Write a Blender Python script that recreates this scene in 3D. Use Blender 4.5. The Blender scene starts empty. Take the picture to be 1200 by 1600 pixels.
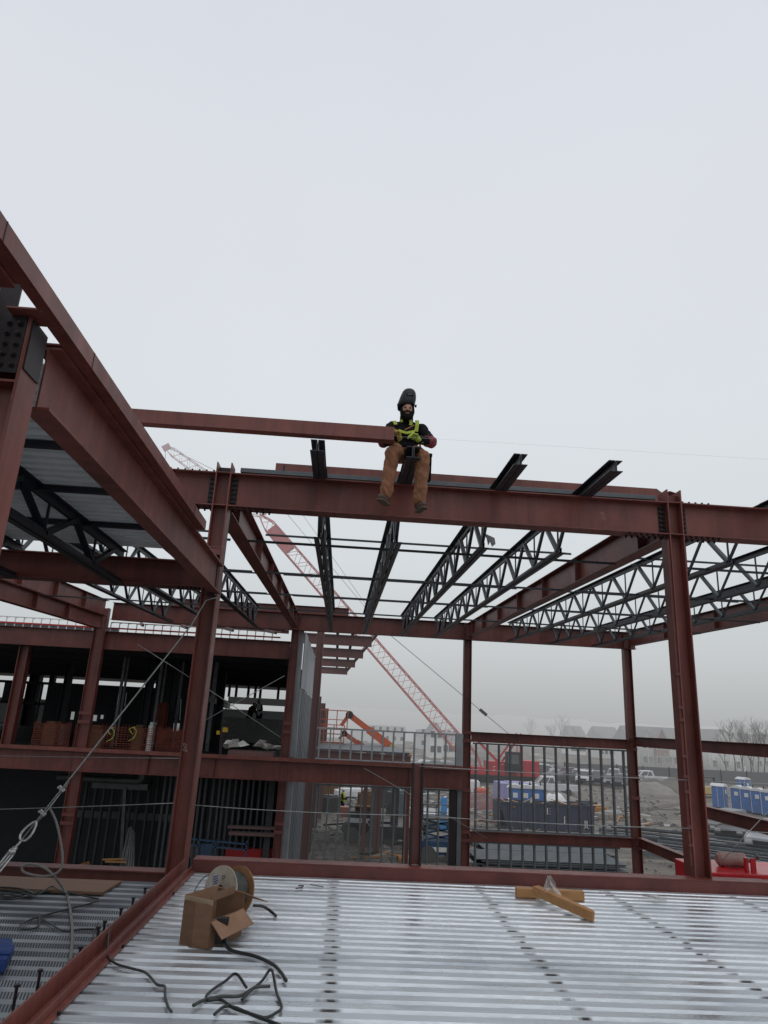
import bpy, bmesh, math, random
from mathutils import Vector, Matrix, noise
random.seed(7)
V = Vector
R = math.radians
scn = bpy.context.scene
COL = scn.collection

# ------------------------------------------------------------------ camera
F, PITCH, ROLL, YAW = 1080., .2965, .051, .0475
cy, sy, cp, sp = math.cos(YAW), math.sin(YAW), math.cos(PITCH), math.sin(PITCH)
FW = V((sy*cp, cy*cp, sp)); _r = V((cy, -sy, 0)); _u = _r.cross(FW)
CR = _r*math.cos(ROLL) + _u*math.sin(ROLL)
CU = -_r*math.sin(ROLL) + _u*math.cos(ROLL)
cd = bpy.data.cameras.new('camera'); cam = bpy.data.objects.new('camera', cd); COL.objects.link(cam)
cam.matrix_world = Matrix(((CR.x, CU.x, -FW.x, 0), (CR.y, CU.y, -FW.y, 0), (CR.z, CU.z, -FW.z, 0), (0, 0, 0, 1)))
cd.sensor_fit = 'VERTICAL'; cd.sensor_height = 24; cd.lens = 24*F/1600
cd.clip_start = .05; cd.clip_end = 3000
scn.camera = cam

def ray(x, y): return FW + CR*((x-600)/F) - CU*((y-800)/F)
def atY(x, y, Y): r = ray(x, y); return r*(Y/r.y)
def atZ(x, y, Z): r = ray(x, y); return r*(Z/r.z)
def atX(x, y, X): r = ray(x, y); return r*(X/r.x)

# ------------------------------------------------------------------ materials
def nodes(name):
    m = bpy.data.materials.new(name); m.use_nodes = True
    nt = m.node_tree; nt.nodes.clear()
    return m, nt, (lambda t, **k: _n(nt, t, **k))
def _n(nt, t, **k):
    n = nt.nodes.new(t)
    for a, b in k.items(): setattr(n, a, b)
    return n
def ramp(nt, src, stops):
    r = nt.nodes.new('ShaderNodeValToRGB'); e = r.color_ramp.elements
    while len(e) < len(stops): e.new(.5)
    for i, (p, c) in enumerate(stops): e[i].position = p; e[i].color = (*c, 1) if len(c) == 3 else c
    nt.links.new(src, r.inputs[0]); return r.outputs[0]
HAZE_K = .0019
def finish(nt, sh, haze):  # haze is painted on: grey emission mixed into the surface with distance
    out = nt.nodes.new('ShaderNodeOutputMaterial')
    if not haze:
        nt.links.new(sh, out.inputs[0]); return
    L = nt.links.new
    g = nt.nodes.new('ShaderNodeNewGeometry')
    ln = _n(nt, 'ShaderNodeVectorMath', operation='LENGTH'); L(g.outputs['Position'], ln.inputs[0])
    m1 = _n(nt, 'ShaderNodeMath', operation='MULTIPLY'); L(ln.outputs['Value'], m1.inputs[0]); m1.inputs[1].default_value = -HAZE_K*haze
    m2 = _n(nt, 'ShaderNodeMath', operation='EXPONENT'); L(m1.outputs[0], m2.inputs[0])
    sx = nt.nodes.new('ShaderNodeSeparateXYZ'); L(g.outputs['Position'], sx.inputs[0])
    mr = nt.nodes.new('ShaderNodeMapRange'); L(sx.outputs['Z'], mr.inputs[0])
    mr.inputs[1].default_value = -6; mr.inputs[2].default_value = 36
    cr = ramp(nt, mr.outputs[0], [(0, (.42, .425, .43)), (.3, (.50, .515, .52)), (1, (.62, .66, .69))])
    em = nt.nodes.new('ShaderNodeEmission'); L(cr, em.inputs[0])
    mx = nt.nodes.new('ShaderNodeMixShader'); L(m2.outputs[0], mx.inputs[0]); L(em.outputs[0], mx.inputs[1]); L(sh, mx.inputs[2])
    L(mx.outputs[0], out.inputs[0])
def mat(name, col, col2=None, rough=.6, metal=0, scale=6, amt=.5, bump=0, bscale=None, haze=0, streak=None, alpha=1, spec=.5, emit=None):
    m, nt, N = nodes(name); L = nt.links.new
    p = N('ShaderNodeBsdfPrincipled')
    tc = N('ShaderNodeTexCoord'); mp = N('ShaderNodeMapping'); L(tc.outputs['Object'], mp.inputs[0])
    if streak: mp.inputs['Scale'].default_value = streak
    nz = N('ShaderNodeTexNoise'); nz.inputs['Scale'].default_value = scale; nz.inputs['Detail'].default_value = 6; nz.inputs['Roughness'].default_value = .65
    L(mp.outputs[0], nz.inputs[0])
    c2 = col2 or tuple(c*.6 for c in col)
    cr = ramp(nt, nz.outputs[0], [(.5-.3*amt-.02, c2), (.5+.3*amt, col)])
    L(cr, p.inputs['Base Color'])
    rr = N('ShaderNodeMapRange'); L(nz.outputs[0], rr.inputs[0]); rr.inputs[3].default_value = max(.05, rough-.12); rr.inputs[4].default_value = min(1, rough+.15)
    L(rr.outputs[0], p.inputs['Roughness'])
    p.inputs['Metallic'].default_value = metal; p.inputs['Specular IOR Level'].default_value = spec
    if bump:
        b = N('ShaderNodeBump'); b.inputs['Strength'].default_value = bump; b.inputs['Distance'].default_value = .02
        n2 = N('ShaderNodeTexNoise'); n2.inputs['Scale'].default_value = bscale or scale*5; n2.inputs['Detail'].default_value = 5
        L(tc.outputs['Object'], n2.inputs[0]); L(n2.outputs[0], b.inputs['Height']); L(b.outputs[0], p.inputs['Normal'])
    if alpha < 1: p.inputs['Alpha'].default_value = alpha
    finish(nt, p.outputs[0], haze)
    return m
def primer(name, col, dark, seed):
    m, nt, N = nodes(name); L = nt.links.new; p = N('ShaderNodeBsdfPrincipled'); g = N('ShaderNodeNewGeometry')
    def NZ(scale, sc, det=6, ro=.65):
        mp = N('ShaderNodeMapping'); mp.inputs['Scale'].default_value = sc; mp.inputs['Location'].default_value = (seed, seed*2, 0); L(g.outputs['Position'], mp.inputs[0])
        n = N('ShaderNodeTexNoise'); n.inputs['Scale'].default_value = scale; n.inputs['Detail'].default_value = det; n.inputs['Roughness'].default_value = ro; L(mp.outputs[0], n.inputs[0]); return n.outputs[0]
    base = ramp(nt, NZ(1.1, (1, 1, 1)), [(.30, dark), (.62, col)])
    def MIX(a, b, f, blend='MIX'):
        x = N('ShaderNodeMix', data_type='RGBA', blend_type=blend)
        if isinstance(f, float): x.inputs['Factor'].default_value = f
        else: L(f, x.inputs['Factor'])
        L(a, x.inputs['A'])
        if isinstance(b, tuple): x.inputs['B'].default_value = (*b, 1)
        else: L(b, x.inputs['B'])
        return x.outputs['Result']
    st = ramp(nt, NZ(3.2, (2.5, 2.5, .22), 5), [(.35, (.68, .66, .66)), (.6, (1.12, 1.1, 1.08))])
    c = MIX(base, st, .75, 'MULTIPLY')
    sc_ = ramp(nt, NZ(26, (1, .35, 1), 4, .8), [(.66, (0, 0, 0)), (.74, (1, 1, 1))])
    c = MIX(c, (.30, .16, .13), sc_)
    dk = ramp(nt, NZ(14, (1, 1, .5), 5, .75), [(.68, (0, 0, 0)), (.78, (.8, .8, .8))])
    c = MIX(c, (.03, .012, .010), dk)
    L(c, p.inputs['Base Color'])
    rr = N('ShaderNodeMapRange'); L(NZ(5, (1, 1, 1)), rr.inputs[0]); rr.inputs[3].default_value = .32; rr.inputs[4].default_value = .62; L(rr.outputs[0], p.inputs['Roughness'])
    b = N('ShaderNodeBump'); b.inputs['Strength'].default_value = .08; b.inputs['Distance'].default_value = .01; L(NZ(60, (1, 1, 1), 3), b.inputs['Height']); L(b.outputs[0], p.inputs['Normal'])
    finish(nt, p.outputs[0], 0); return m
REDN = primer('red_oxide_primer_weathered', (.178, .050, .038), (.100, .025, .019), 3.1)
RED = primer('red_oxide_primer', (.140, .038, .030), (.075, .018, .015), 8.7)
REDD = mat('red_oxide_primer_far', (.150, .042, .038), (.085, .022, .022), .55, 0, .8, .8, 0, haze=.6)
CEIL = mat('dull_grey_roof_sheet', (.78, .82, .84), (.58, .62, .64), .45, .1, 1.2)
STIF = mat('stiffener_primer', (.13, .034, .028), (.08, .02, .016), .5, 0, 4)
BOLT = mat('black_bolt_steel', (.030, .022, .024), (.012, .01, .012), .45, .4, 30)
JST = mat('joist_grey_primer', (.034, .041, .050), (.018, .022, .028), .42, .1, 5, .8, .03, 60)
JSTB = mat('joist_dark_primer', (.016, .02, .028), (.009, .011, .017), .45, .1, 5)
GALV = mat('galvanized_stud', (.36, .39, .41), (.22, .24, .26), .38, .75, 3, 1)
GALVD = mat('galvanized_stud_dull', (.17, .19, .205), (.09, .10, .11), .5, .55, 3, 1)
SHEATH = mat('grey_wall_sheathing', (.40, .43, .45), (.27, .29, .31), .6, .2, 1.5, .9)
WIRE = mat('steel_wire_rope', (.36, .37, .37), (.18, .19, .19), .45, .7, 60)
GALVH = mat('galvanized_hardware', (.52, .52, .51), (.3, .3, .3), .35, .85, 40)
CORD = mat('black_rubber_cord', (.012, .014, .014), (.006, .007, .007), .38, 0, 40)
CABLEG = mat('grey_green_cable', (.035, .045, .04), (.018, .02, .018), .4, 0, 40)
ROPE = mat('grey_rope', (.22, .215, .20), (.12, .115, .11), .8, 0, 90)
CARD = mat('corrugated_cardboard', (.19, .105, .060), (.11, .060, .034), .85, 0, 5, .9, .05, 90, streak=(1, 1, 4))
CARDL = mat('cardboard_inside', (.27, .155, .095), (.18, .10, .06), .85, 0, 5)
TAPE = mat('packing_tape', (.36, .27, .19), (.28, .2, .13), .3, 0, 20)
PLY = mat('plywood_wet', (.21, .115, .070), (.10, .05, .03), .65, 0, 2.2, 1, .05, 50, streak=(1, 8, 1))
WOOD = mat('yellow_lumber', (.42, .22, .085), (.22, .10, .035), .6, 0, 3, 1, .1, 40, streak=(2, 10, 10))
SPOOLW = mat('spool_paper', (.40, .36, .31), (.20, .16, .12), .8, 0, 5)
SPOOLB = mat('spool_board', (.26, .13, .06), (.15, .07, .03), .8, 0, 8)
WHITE = mat('white_paint', (.72, .72, .72), (.55, .55, .55), .5, 0, 5, haze=.8)
WHITEN = mat('white_plastic', (.68, .68, .66), (.5, .5, .48), .5, 0, 5)
PLASTIC = mat('torn_clear_plastic', (.6, .6, .58), (.45, .45, .43), .35, 0, 20, alpha=.55)
BLUE = mat('blue_tarp', (.012, .050, .22), (.006, .022, .10), .65, 0, 5, 1, .6, 9)
JOHN = mat('toilet_blue_plastic', (.010, .13, .42), (.008, .085, .30), .45, 0, 2, haze=.8)
JOHNW = mat('toilet_roof_white', (.62, .63, .64), (.5, .5, .5), .5, 0, 2, haze=1)
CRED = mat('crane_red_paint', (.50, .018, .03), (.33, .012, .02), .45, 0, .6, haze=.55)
CPALE = mat('crane_boom_hazed', (.50, .08, .08), (.36, .04, .05), .5, 0, .3, haze=1.1)  # crane red made paler, haze put into the boom colour
CPALE2 = mat('crane_jib_hazed', (.42, .10, .09), (.3, .06, .06), .5, 0, .3, haze=2.4)  # jib copy of the boom red with still more haze painted in
MRED = mat('machine_red_paint', (.48, .012, .02), (.34, .008, .014), .28, 0, 2)
ORANGE = mat('boom_lift_orange', (.62, .10, .02), (.45, .06, .012), .45, 0, 2, haze=.8)
OYEL = mat('boom_lift_yellow', (.55, .40, .12), (.4, .3, .08), .5, 0, 2, haze=.8)
DARK = mat('dark_machine_steel', (.035, .037, .04), (.015, .015, .017), .5, .2, 3, haze=.4)
RUBBER = mat('tyre_rubber', (.02, .02, .02), (.01, .01, .01), .8, 0, 5, haze=.8)
DUMP = mat('dumpster_navy', (.030, .044, .085), (.016, .020, .040), .5, .1, .8, .9, haze=.5)
NET = mat('orange_safety_netting', (.17, .032, .014), (.06, .010, .006), .8, 0, 3)
CMU = mat('grey_block_wall', (.13, .135, .14), (.08, .085, .09), .9, 0, 1.2, haze=.2)
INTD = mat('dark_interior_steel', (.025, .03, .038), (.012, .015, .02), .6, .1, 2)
DUCT = mat('duct_metal', (.12, .13, .135), (.07, .075, .08), .5, .5, 2)
MUDPILE = mat('earth_pile', (.16, .14, .115), (.08, .07, .06), .95, 0, .9, 1, .3, 6, haze=.8)
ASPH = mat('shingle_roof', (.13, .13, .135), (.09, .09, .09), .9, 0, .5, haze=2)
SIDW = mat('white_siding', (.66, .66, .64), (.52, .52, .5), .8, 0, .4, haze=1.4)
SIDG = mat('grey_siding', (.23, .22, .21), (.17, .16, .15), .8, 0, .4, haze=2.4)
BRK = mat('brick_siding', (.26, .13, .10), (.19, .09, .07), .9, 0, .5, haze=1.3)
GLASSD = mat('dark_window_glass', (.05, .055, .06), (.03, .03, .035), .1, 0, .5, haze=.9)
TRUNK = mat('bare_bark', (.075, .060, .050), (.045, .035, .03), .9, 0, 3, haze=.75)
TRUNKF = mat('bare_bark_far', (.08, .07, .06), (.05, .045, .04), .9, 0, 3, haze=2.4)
SKIN = mat('skin', (.36, .19, .135), (.27, .13, .09), .55, 0, 12)
JACKET = mat('black_work_jacket', (.012, .012, .015), (.005, .005, .007), .9, 0, 14, .8, .4, 25, spec=.15)
JACKR = mat('red_sleeve_print', (.30, .04, .06), (.012, .008, .010), .85, 0, 22, .25)
DUCKC = mat('brown_duck_canvas', (.32, .140, .070), (.14, .060, .030), .85, 0, 13, 1, .5, 22, streak=(1, 1, .45))
BOOT = mat('brown_leather', (.085, .045, .030), (.04, .02, .015), .6, 0, 20)
SOLE = mat('boot_sole', (.13, .09, .06), (.05, .03, .02), .8, 0, 30)
BEARD = mat('black_knit', (.009, .008, .008), (.004, .004, .004), .95, 0, 60, spec=.1)
HOOD = mat('black_welding_hood', (.009, .010, .013), (.005, .006, .008), .5, 0, 20, spec=.25)
HIVIS = mat('hi_vis_yellow', (.42, .50, .05), (.28, .34, .03), .7, 0, 10)
GLOVE = mat('yellow_leather_glove', (.42, .30, .06), (.26, .17, .035), .8, 0, 18)
GLOVG = mat('lime_glove', (.40, .50, .06), (.28, .34, .04), .8, 0, 18)
HATW = mat('white_hard_hat', (.75, .75, .75), (.65, .65, .65), .35, 0, 5)
STRING = mat('white_string', (.7, .7, .68), (.6, .6, .6), .8, 0, 5)
CONE = mat('orange_cone', (.8, .08, .02), (.6, .05, .01), .5, 0, 5)
YEL = mat('yellow_box', (.50, .30, .01), (.35, .2, .01), .6, 0, 5)
LBLUE = mat('sky_blue_panel', (.12, .36, .72), (.09, .28, .58), .4, 0, 2)
PURP = mat('violet_container', (.27, .24, .50), (.2, .18, .38), .5, 0, .6, haze=1)
TAN = mat('tan_panel', (.42, .36, .30), (.34, .29, .24), .6, 0, .6, haze=1)
CONC = mat('pale_concrete', (.30, .28, .26), (.18, .165, .15), .85, 0, .8, 1, .1, 10, haze=.8)
BLUED = mat('lift_blue_paint', (.03, .08, .16), (.015, .035, .07), .5, .1, 2)
FENCE = mat('dark_screen_fence', (.05, .052, .055), (.035, .035, .04), .8, 0, .5, haze=1)
TAPE_R = mat('red_flag_line', (.5, .03, .03), (.35, .02, .02), .7, 0, 5)
INK = mat('dark_ink', (.03, .03, .07), (.02, .02, .05), .8, 0, 5)
LETW = mat('white_lettering', (.68, .68, .66), (.5, .5, .48), .6, 0, 5)
def paint(name, c): return mat(name, c, tuple(v*.7 for v in c), .3, .1, .8, haze=.9)

def deck_material():
    m, nt, N = nodes('wet_galvanized_deck'); L = nt.links.new
    p = N('ShaderNodeBsdfPrincipled'); g = N('ShaderNodeNewGeometry')
    sx = N('ShaderNodeSeparateXYZ'); L(g.outputs['Position'], sx.inputs[0])
    mp = N('ShaderNodeMapping'); L(g.outputs['Position'], mp.inputs[0]); mp.inputs['Scale'].default_value = (.5, 2.2, 1)
    nz = N('ShaderNodeTexNoise'); nz.inputs['Scale'].default_value = 1.6; nz.inputs['Detail'].default_value = 7; L(mp.outputs[0], nz.inputs[0])
    base = ramp(nt, nz.outputs[0], [(.28, (.40, .43, .46)), (.42, (.60, .63, .66)), (.60, (.72, .75, .78))])
    # weld burns where the sheets are welded down to the joists below
    def M(op, a, b=None):
        n = N('ShaderNodeMath', operation=op)
        for i, v in enumerate((a, b)):
            if v is None: continue
            if isinstance(v, (int, float)): n.inputs[i].default_value = v
            else: L(v, n.inputs[i])
        return n.outputs[0]
    n3 = N('ShaderNodeTexNoise'); n3.inputs['Scale'].default_value = 9; n3.inputs['Detail'].default_value = 4; L(g.outputs['Position'], n3.inputs[0])
    wob = M('MULTIPLY', M('SUBTRACT', n3.outputs[0], .5), .22)
    xx = M('ADD', sx.outputs['X'], wob)
    best = None
    for x0, wd in ((.05, .062), (1.62, .055), (3.05, .052), (4.5, .045), (6.0, .045)):
        d = M('DIVIDE', M('ABSOLUTE', M('SUBTRACT', xx, x0)), wd)
        best = d if best is None else M('MINIMUM', best, d)
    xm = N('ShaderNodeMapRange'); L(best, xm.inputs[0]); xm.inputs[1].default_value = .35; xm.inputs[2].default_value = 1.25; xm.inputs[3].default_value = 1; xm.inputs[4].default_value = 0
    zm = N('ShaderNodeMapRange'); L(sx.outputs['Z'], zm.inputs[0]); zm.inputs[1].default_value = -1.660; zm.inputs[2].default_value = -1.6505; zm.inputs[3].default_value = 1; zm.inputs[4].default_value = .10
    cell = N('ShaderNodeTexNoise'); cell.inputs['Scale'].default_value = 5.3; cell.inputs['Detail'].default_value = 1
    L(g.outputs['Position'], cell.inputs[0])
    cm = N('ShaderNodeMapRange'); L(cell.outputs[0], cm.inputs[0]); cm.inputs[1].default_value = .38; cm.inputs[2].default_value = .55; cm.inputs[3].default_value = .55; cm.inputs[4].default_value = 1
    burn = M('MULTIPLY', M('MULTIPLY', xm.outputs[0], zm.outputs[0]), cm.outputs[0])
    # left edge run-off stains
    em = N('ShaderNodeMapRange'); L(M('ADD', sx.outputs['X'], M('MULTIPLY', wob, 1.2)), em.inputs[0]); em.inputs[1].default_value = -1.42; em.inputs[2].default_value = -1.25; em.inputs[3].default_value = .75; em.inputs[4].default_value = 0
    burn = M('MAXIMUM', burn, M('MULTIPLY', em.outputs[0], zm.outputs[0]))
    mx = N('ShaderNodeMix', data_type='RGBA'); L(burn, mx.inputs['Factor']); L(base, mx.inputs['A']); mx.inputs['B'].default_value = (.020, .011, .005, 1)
    # sheet tone : a few long panels slightly darker
    br = N('ShaderNodeTexBrick'); br.inputs['Scale'].default_value = 1; br.inputs['Mortar Size'].default_value = .0
    br.inputs['Brick Width'].default_value = 2.4; br.inputs['Row Height'].default_value = .91; br.inputs['Color1'].default_value = (1, 1, 1, 1); br.inputs['Color2'].default_value = (.87, .885, .90, 1)
    L(g.outputs['Position'], br.inputs[0])
    mm = N('ShaderNodeMix', data_type='RGBA', blend_type='MULTIPLY'); mm.inputs['Factor'].default_value = 1; L(mx.outputs['Result'], mm.inputs['A']); L(br.outputs[0], mm.inputs['B'])
    L(mm.outputs['Result'], p.inputs['Base Color'])
    me = M('MULTIPLY', M('SUBTRACT', 1, burn), .85); L(me, p.inputs['Metallic'])
    n2 = N('ShaderNodeTexNoise'); n2.inputs['Scale'].default_value = 3; n2.inputs['Detail'].default_value = 8; L(mp.outputs[0], n2.inputs[0])
    rr = N('ShaderNodeMapRange'); L(n2.outputs[0], rr.inputs[0]); rr.inputs[1].default_value = .35; rr.inputs[2].default_value = .65; rr.inputs[3].default_value = .24; rr.inputs[4].default_value = .48
    L(rr.outputs[0], p.inputs['Roughness'])
    b = N('ShaderNodeBump'); b.inputs['Strength'].default_value = .25; b.inputs['Distance'].default_value = .01
    n4 = N('ShaderNodeTexNoise'); n4.inputs['Scale'].default_value = 25; n4.inputs['Detail'].default_value = 3; L(mp.outputs[0], n4.inputs[0])
    L(n4.outputs[0], b.inputs['Height']); L(b.outputs[0], p.inputs['Normal'])
    finish(nt, p.outputs[0], 0); return m
DECK = deck_material()
def deck2_material():
    m, nt, N = nodes('embossed_composite_deck'); L = nt.links.new
    p = N('ShaderNodeBsdfPrincipled'); g = N('ShaderNodeNewGeometry')
    nz = N('ShaderNodeTexNoise'); nz.inputs['Scale'].default_value = 2; nz.inputs['Detail'].default_value = 6; L(g.outputs['Position'], nz.inputs[0])
    base = ramp(nt, nz.outputs[0], [(.35, (.16, .18, .20)), (.65, (.34, .37, .40))])
    sx = N('ShaderNodeSeparateXYZ'); L(g.outputs['Position'], sx.inputs[0])
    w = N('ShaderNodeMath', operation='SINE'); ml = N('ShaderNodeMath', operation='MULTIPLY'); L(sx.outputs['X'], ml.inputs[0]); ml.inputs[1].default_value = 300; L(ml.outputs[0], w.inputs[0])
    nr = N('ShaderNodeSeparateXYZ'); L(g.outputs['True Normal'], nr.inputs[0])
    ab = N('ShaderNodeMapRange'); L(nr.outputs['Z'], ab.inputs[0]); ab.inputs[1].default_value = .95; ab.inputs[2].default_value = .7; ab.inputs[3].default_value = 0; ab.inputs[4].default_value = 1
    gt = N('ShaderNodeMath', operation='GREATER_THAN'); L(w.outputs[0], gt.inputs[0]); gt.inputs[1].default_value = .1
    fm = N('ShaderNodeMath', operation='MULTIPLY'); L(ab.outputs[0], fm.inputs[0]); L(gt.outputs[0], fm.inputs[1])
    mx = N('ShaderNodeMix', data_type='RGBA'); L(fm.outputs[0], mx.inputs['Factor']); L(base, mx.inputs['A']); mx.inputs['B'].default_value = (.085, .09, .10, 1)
    L(mx.outputs['Result'], p.inputs['Base Color']); p.inputs['Metallic'].default_value = .65; p.inputs['Roughness'].default_value = .42
    finish(nt, p.outputs[0], 0); return m
DECK2 = deck2_material()
def ground_material():
    m, nt, N = nodes('churned_site_mud'); L = nt.links.new
    p = N('ShaderNodeBsdfPrincipled'); g = N('ShaderNodeNewGeometry')
    n1 = N('ShaderNodeTexNoise'); n1.inputs['Scale'].default_value = .35; n1.inputs['Detail'].default_value = 9; n1.inputs['Roughness'].default_value = .7; L(g.outputs['Position'], n1.inputs[0])
    c1 = ramp(nt, n1.outputs[0], [(.32, (.060, .052, .044)), (.5, (.135, .118, .095)), (.68, (.21, .185, .150))])
    mp = N('ShaderNodeMapping'); mp.inputs['Scale'].default_value = (.12, .9, 1); mp.inputs['Rotation'].default_value = (0, 0, .25); L(g.outputs['Position'], mp.inputs[0])
    n2 = N('ShaderNodeTexNoise'); n2.inputs['Scale'].default_value = 1.3; n2.inputs['Detail'].default_value = 6; L(mp.outputs[0], n2.inputs[0])
    c2 = ramp(nt, n2.outputs[0], [(.38, (.55, .52, .50)), (.6, (1.15, 1.12, 1.08))])
    mm = N('ShaderNodeMix', data_type='RGBA', blend_type='MULTIPLY'); mm.inputs['Factor'].default_value = .9; L(c1, mm.inputs['A']); L(c2, mm.inputs['B'])
    n3 = N('ShaderNodeTexNoise'); n3.inputs['Scale'].default_value = .22; n3.inputs['Detail'].default_value = 3; L(g.outputs['Position'], n3.inputs[0])
    pud = N('ShaderNodeMapRange'); L(n3.outputs[0], pud.inputs[0]); pud.inputs[1].default_value = .60; pud.inputs[2].default_value = .63
    mx = N('ShaderNodeMix', data_type='RGBA'); L(pud.outputs[0], mx.inputs['Factor']); L(mm.outputs['Result'], mx.inputs['A']); mx.inputs['B'].default_value = (.05, .046, .04, 1)
    L(mx.outputs['Result'], p.inputs['Base Color'])
    ro = N('ShaderNodeMapRange'); L(pud.outputs[0], ro.inputs[0]); ro.inputs[3].default_value = .75; ro.inputs[4].default_value = .06; L(ro.outputs[0], p.inputs['Roughness'])
    b = N('ShaderNodeBump'); b.inputs['Distance'].default_value = .25
    bs = N('ShaderNodeMapRange'); L(pud.outputs[0], bs.inputs[0]); bs.inputs[3].default_value = .8; bs.inputs[4].default_value = .0; L(bs.outputs[0], b.inputs['Strength'])
    n5 = N('ShaderNodeTexNoise'); n5.inputs['Scale'].default_value = 1.6; n5.inputs['Detail'].default_value = 8; L(g.outputs['Position'], n5.inputs[0])
    L(n5.outputs[0], b.inputs['Height']); L(b.outputs[0], p.inputs['Normal'])
    finish(nt, p.outputs[0], .8); return m
GROUND = ground_material()

# ------------------------------------------------------------------ mesh helpers
class MB:
    def __init__(s): s.v = []; s.f = []
    def add(s, vs, fs):
        o = len(s.v); s.v += [tuple(v) for v in vs]; s.f += [tuple(i+o for i in f) for f in fs]; return s
    def box(s, x0, x1, y0, y1, z0, z1):
        vs = [(x, y, z) for x in (x0, x1) for y in (y0, y1) for z in (z0, z1)]
        return s.add(vs, [(0, 1, 3, 2), (4, 6, 7, 5), (0, 4, 5, 1), (2, 3, 7, 6), (0, 2, 6, 4), (1, 5, 7, 3)])
    def cbox(s, c, d, rz=0, rx=0, ry=0):
        m = Matrix.Translation(c) @ Matrix.Rotation(rz, 4, 'Z') @ Matrix.Rotation(ry, 4, 'Y') @ Matrix.Rotation(rx, 4, 'X')
        vs = [m @ V((x*d[0]/2, y*d[1]/2, z*d[2]/2)) for x in (-1, 1) for y in (-1, 1) for z in (-1, 1)]
        return s.add(vs, [(0, 1, 3, 2), (4, 6, 7, 5), (0, 4, 5, 1), (2, 3, 7, 6), (0, 2, 6, 4), (1, 5, 7, 3)])
    def sweep(s, p0, p1, poly, up=(0, 0, 1), poly1=None):
        p0, p1, up = V(p0), V(p1), V(up); d = (p1-p0).normalized()
        side = d.cross(up).normalized(); u2 = side.cross(d)
        n = len(poly); poly1 = poly1 or poly
        vs = [p0+side*a+u2*b for a, b in poly]+[p1+side*a+u2*b for a, b in poly1]
        fs = [(i, (i+1) % n, (i+1) % n+n, i+n) for i in range(n)]+[tuple(range(n-1, -1, -1)), tuple(range(n, 2*n))]
        return s.add(vs, fs)
    def isec(s, p0, p1, h, b, tf=.014, tw=.009, up=(0, 0, 1)):      # top of section on the line p0-p1
        t = tw/2; b2 = b/2
        for poly in ([(-b2, -tf), (b2, -tf), (b2, 0), (-b2, 0)], [(-t, -h+tf), (t, -h+tf), (t, -tf), (-t, -tf)], [(-b2, -h), (b2, -h), (b2, -h+tf), (-b2, -h+tf)]):
            s.sweep(p0, p1, poly, up)
        return s
    def bar(s, p0, p1, w, h, up=(0, 0, 1)):
        return s.sweep(p0, p1, [(-w/2, -h/2), (w/2, -h/2), (w/2, h/2), (-w/2, h/2)], up)
    def cyl(s, p0, p1, r0, r1=None, n=10):
        r1 = r0 if r1 is None else r1
        p0, p1 = V(p0), V(p1); d = (p1-p0).normalized(); a = d.orthogonal().normalized(); b = d.cross(a)
        vs = []
        for p, r in ((p0, r0), (p1, r1)):
            vs += [p+(a*math.cos(2*math.pi*i/n)+b*math.sin(2*math.pi*i/n))*r for i in range(n)]
        return s.add(vs, [(i, (i+1) % n, (i+1) % n+n, i+n) for i in range(n)]+[tuple(range(n-1, -1, -1)), tuple(range(n, 2*n))])
    def tube(s, pts, r, n=6, close=False):
        pts = [V(p) for p in pts]; o = len(s.v); a = None; m = len(pts)
        for i, p in enumerate(pts):
            d = (pts[min(i+1, m-1)]-pts[max(i-1, 0)]).normalized()
            if a is None: a = d.orthogonal().normalized()
            else:
                a = (a-d*a.dot(d)); a = a.normalized() if a.length > 1e-6 else d.orthogonal().normalized()
            b = d.cross(a); rr = r[i] if isinstance(r, (list, tuple)) else r
            s.v += [tuple(p+(a*math.cos(2*math.pi*k/n)+b*math.sin(2*math.pi*k/n))*rr) for k in range(n)]
        for i in range(m-1):
            for k in range(n): s.f.append((o+i*n+k, o+i*n+(k+1) % n, o+(i+1)*n+(k+1) % n, o+(i+1)*n+k))
        s.f.append(tuple(o+k for k in range(n-1, -1, -1))); s.f.append(tuple(o+(m-1)*n+k for k in range(n)))
        return s
    def ball(s, c, r, nu=12, nv=8, rot=None):
        c = V(c); r = (r, r, r) if isinstance(r, (int, float)) else r; vs = []
        for j in range(nv+1):
            th = math.pi*j/nv
            for i in range(nu):
                q = V((r[0]*math.sin(th)*math.cos(2*math.pi*i/nu), r[1]*math.sin(th)*math.sin(2*math.pi*i/nu), r[2]*math.cos(th)))
                if rot: q = rot @ q
                vs.append(c+q)
        return s.add(vs, [(j*nu+i, (j+1)*nu+i, (j+1)*nu+(i+1) % nu, j*nu+(i+1) % nu) for j in range(nv) for i in range(nu)])
    def quad(s, *p): return s.add(p, [tuple(range(len(p)))])
    def build(s, name, m, parent=None, world=True, smooth=False, loc=None, bevel=0):
        off = V((0, 0, 0))
        if parent is not None and world:
            off = world_loc(parent)
        if loc is not None: off = V(loc)
        me = bpy.data.meshes.new(name); me.from_pydata([tuple(V(v)-off) for v in s.v], [], s.f)
        bm = bmesh.new(); bm.from_mesh(me); bmesh.ops.remove_doubles(bm, verts=bm.verts, dist=1e-6); bmesh.ops.recalc_face_normals(bm, faces=bm.faces); bm.to_mesh(me); bm.free()
        me.materials.append(m)
        if smooth: me.polygons.foreach_set('use_smooth', [True]*len(me.polygons))
        o = bpy.data.objects.new(name, me); COL.objects.link(o)
        if parent is not None: o.parent = parent
        if loc is not None and parent is None: o.location = loc
        if bevel:
            b = o.modifiers.new('b', 'BEVEL'); b.width = bevel; b.segments = 2; b.limit_method = 'ANGLE'
        return o
def world_loc(o):
    p = V(o.location)
    while o.parent: o = o.parent; p = p+V(o.location)
    return p
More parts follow.
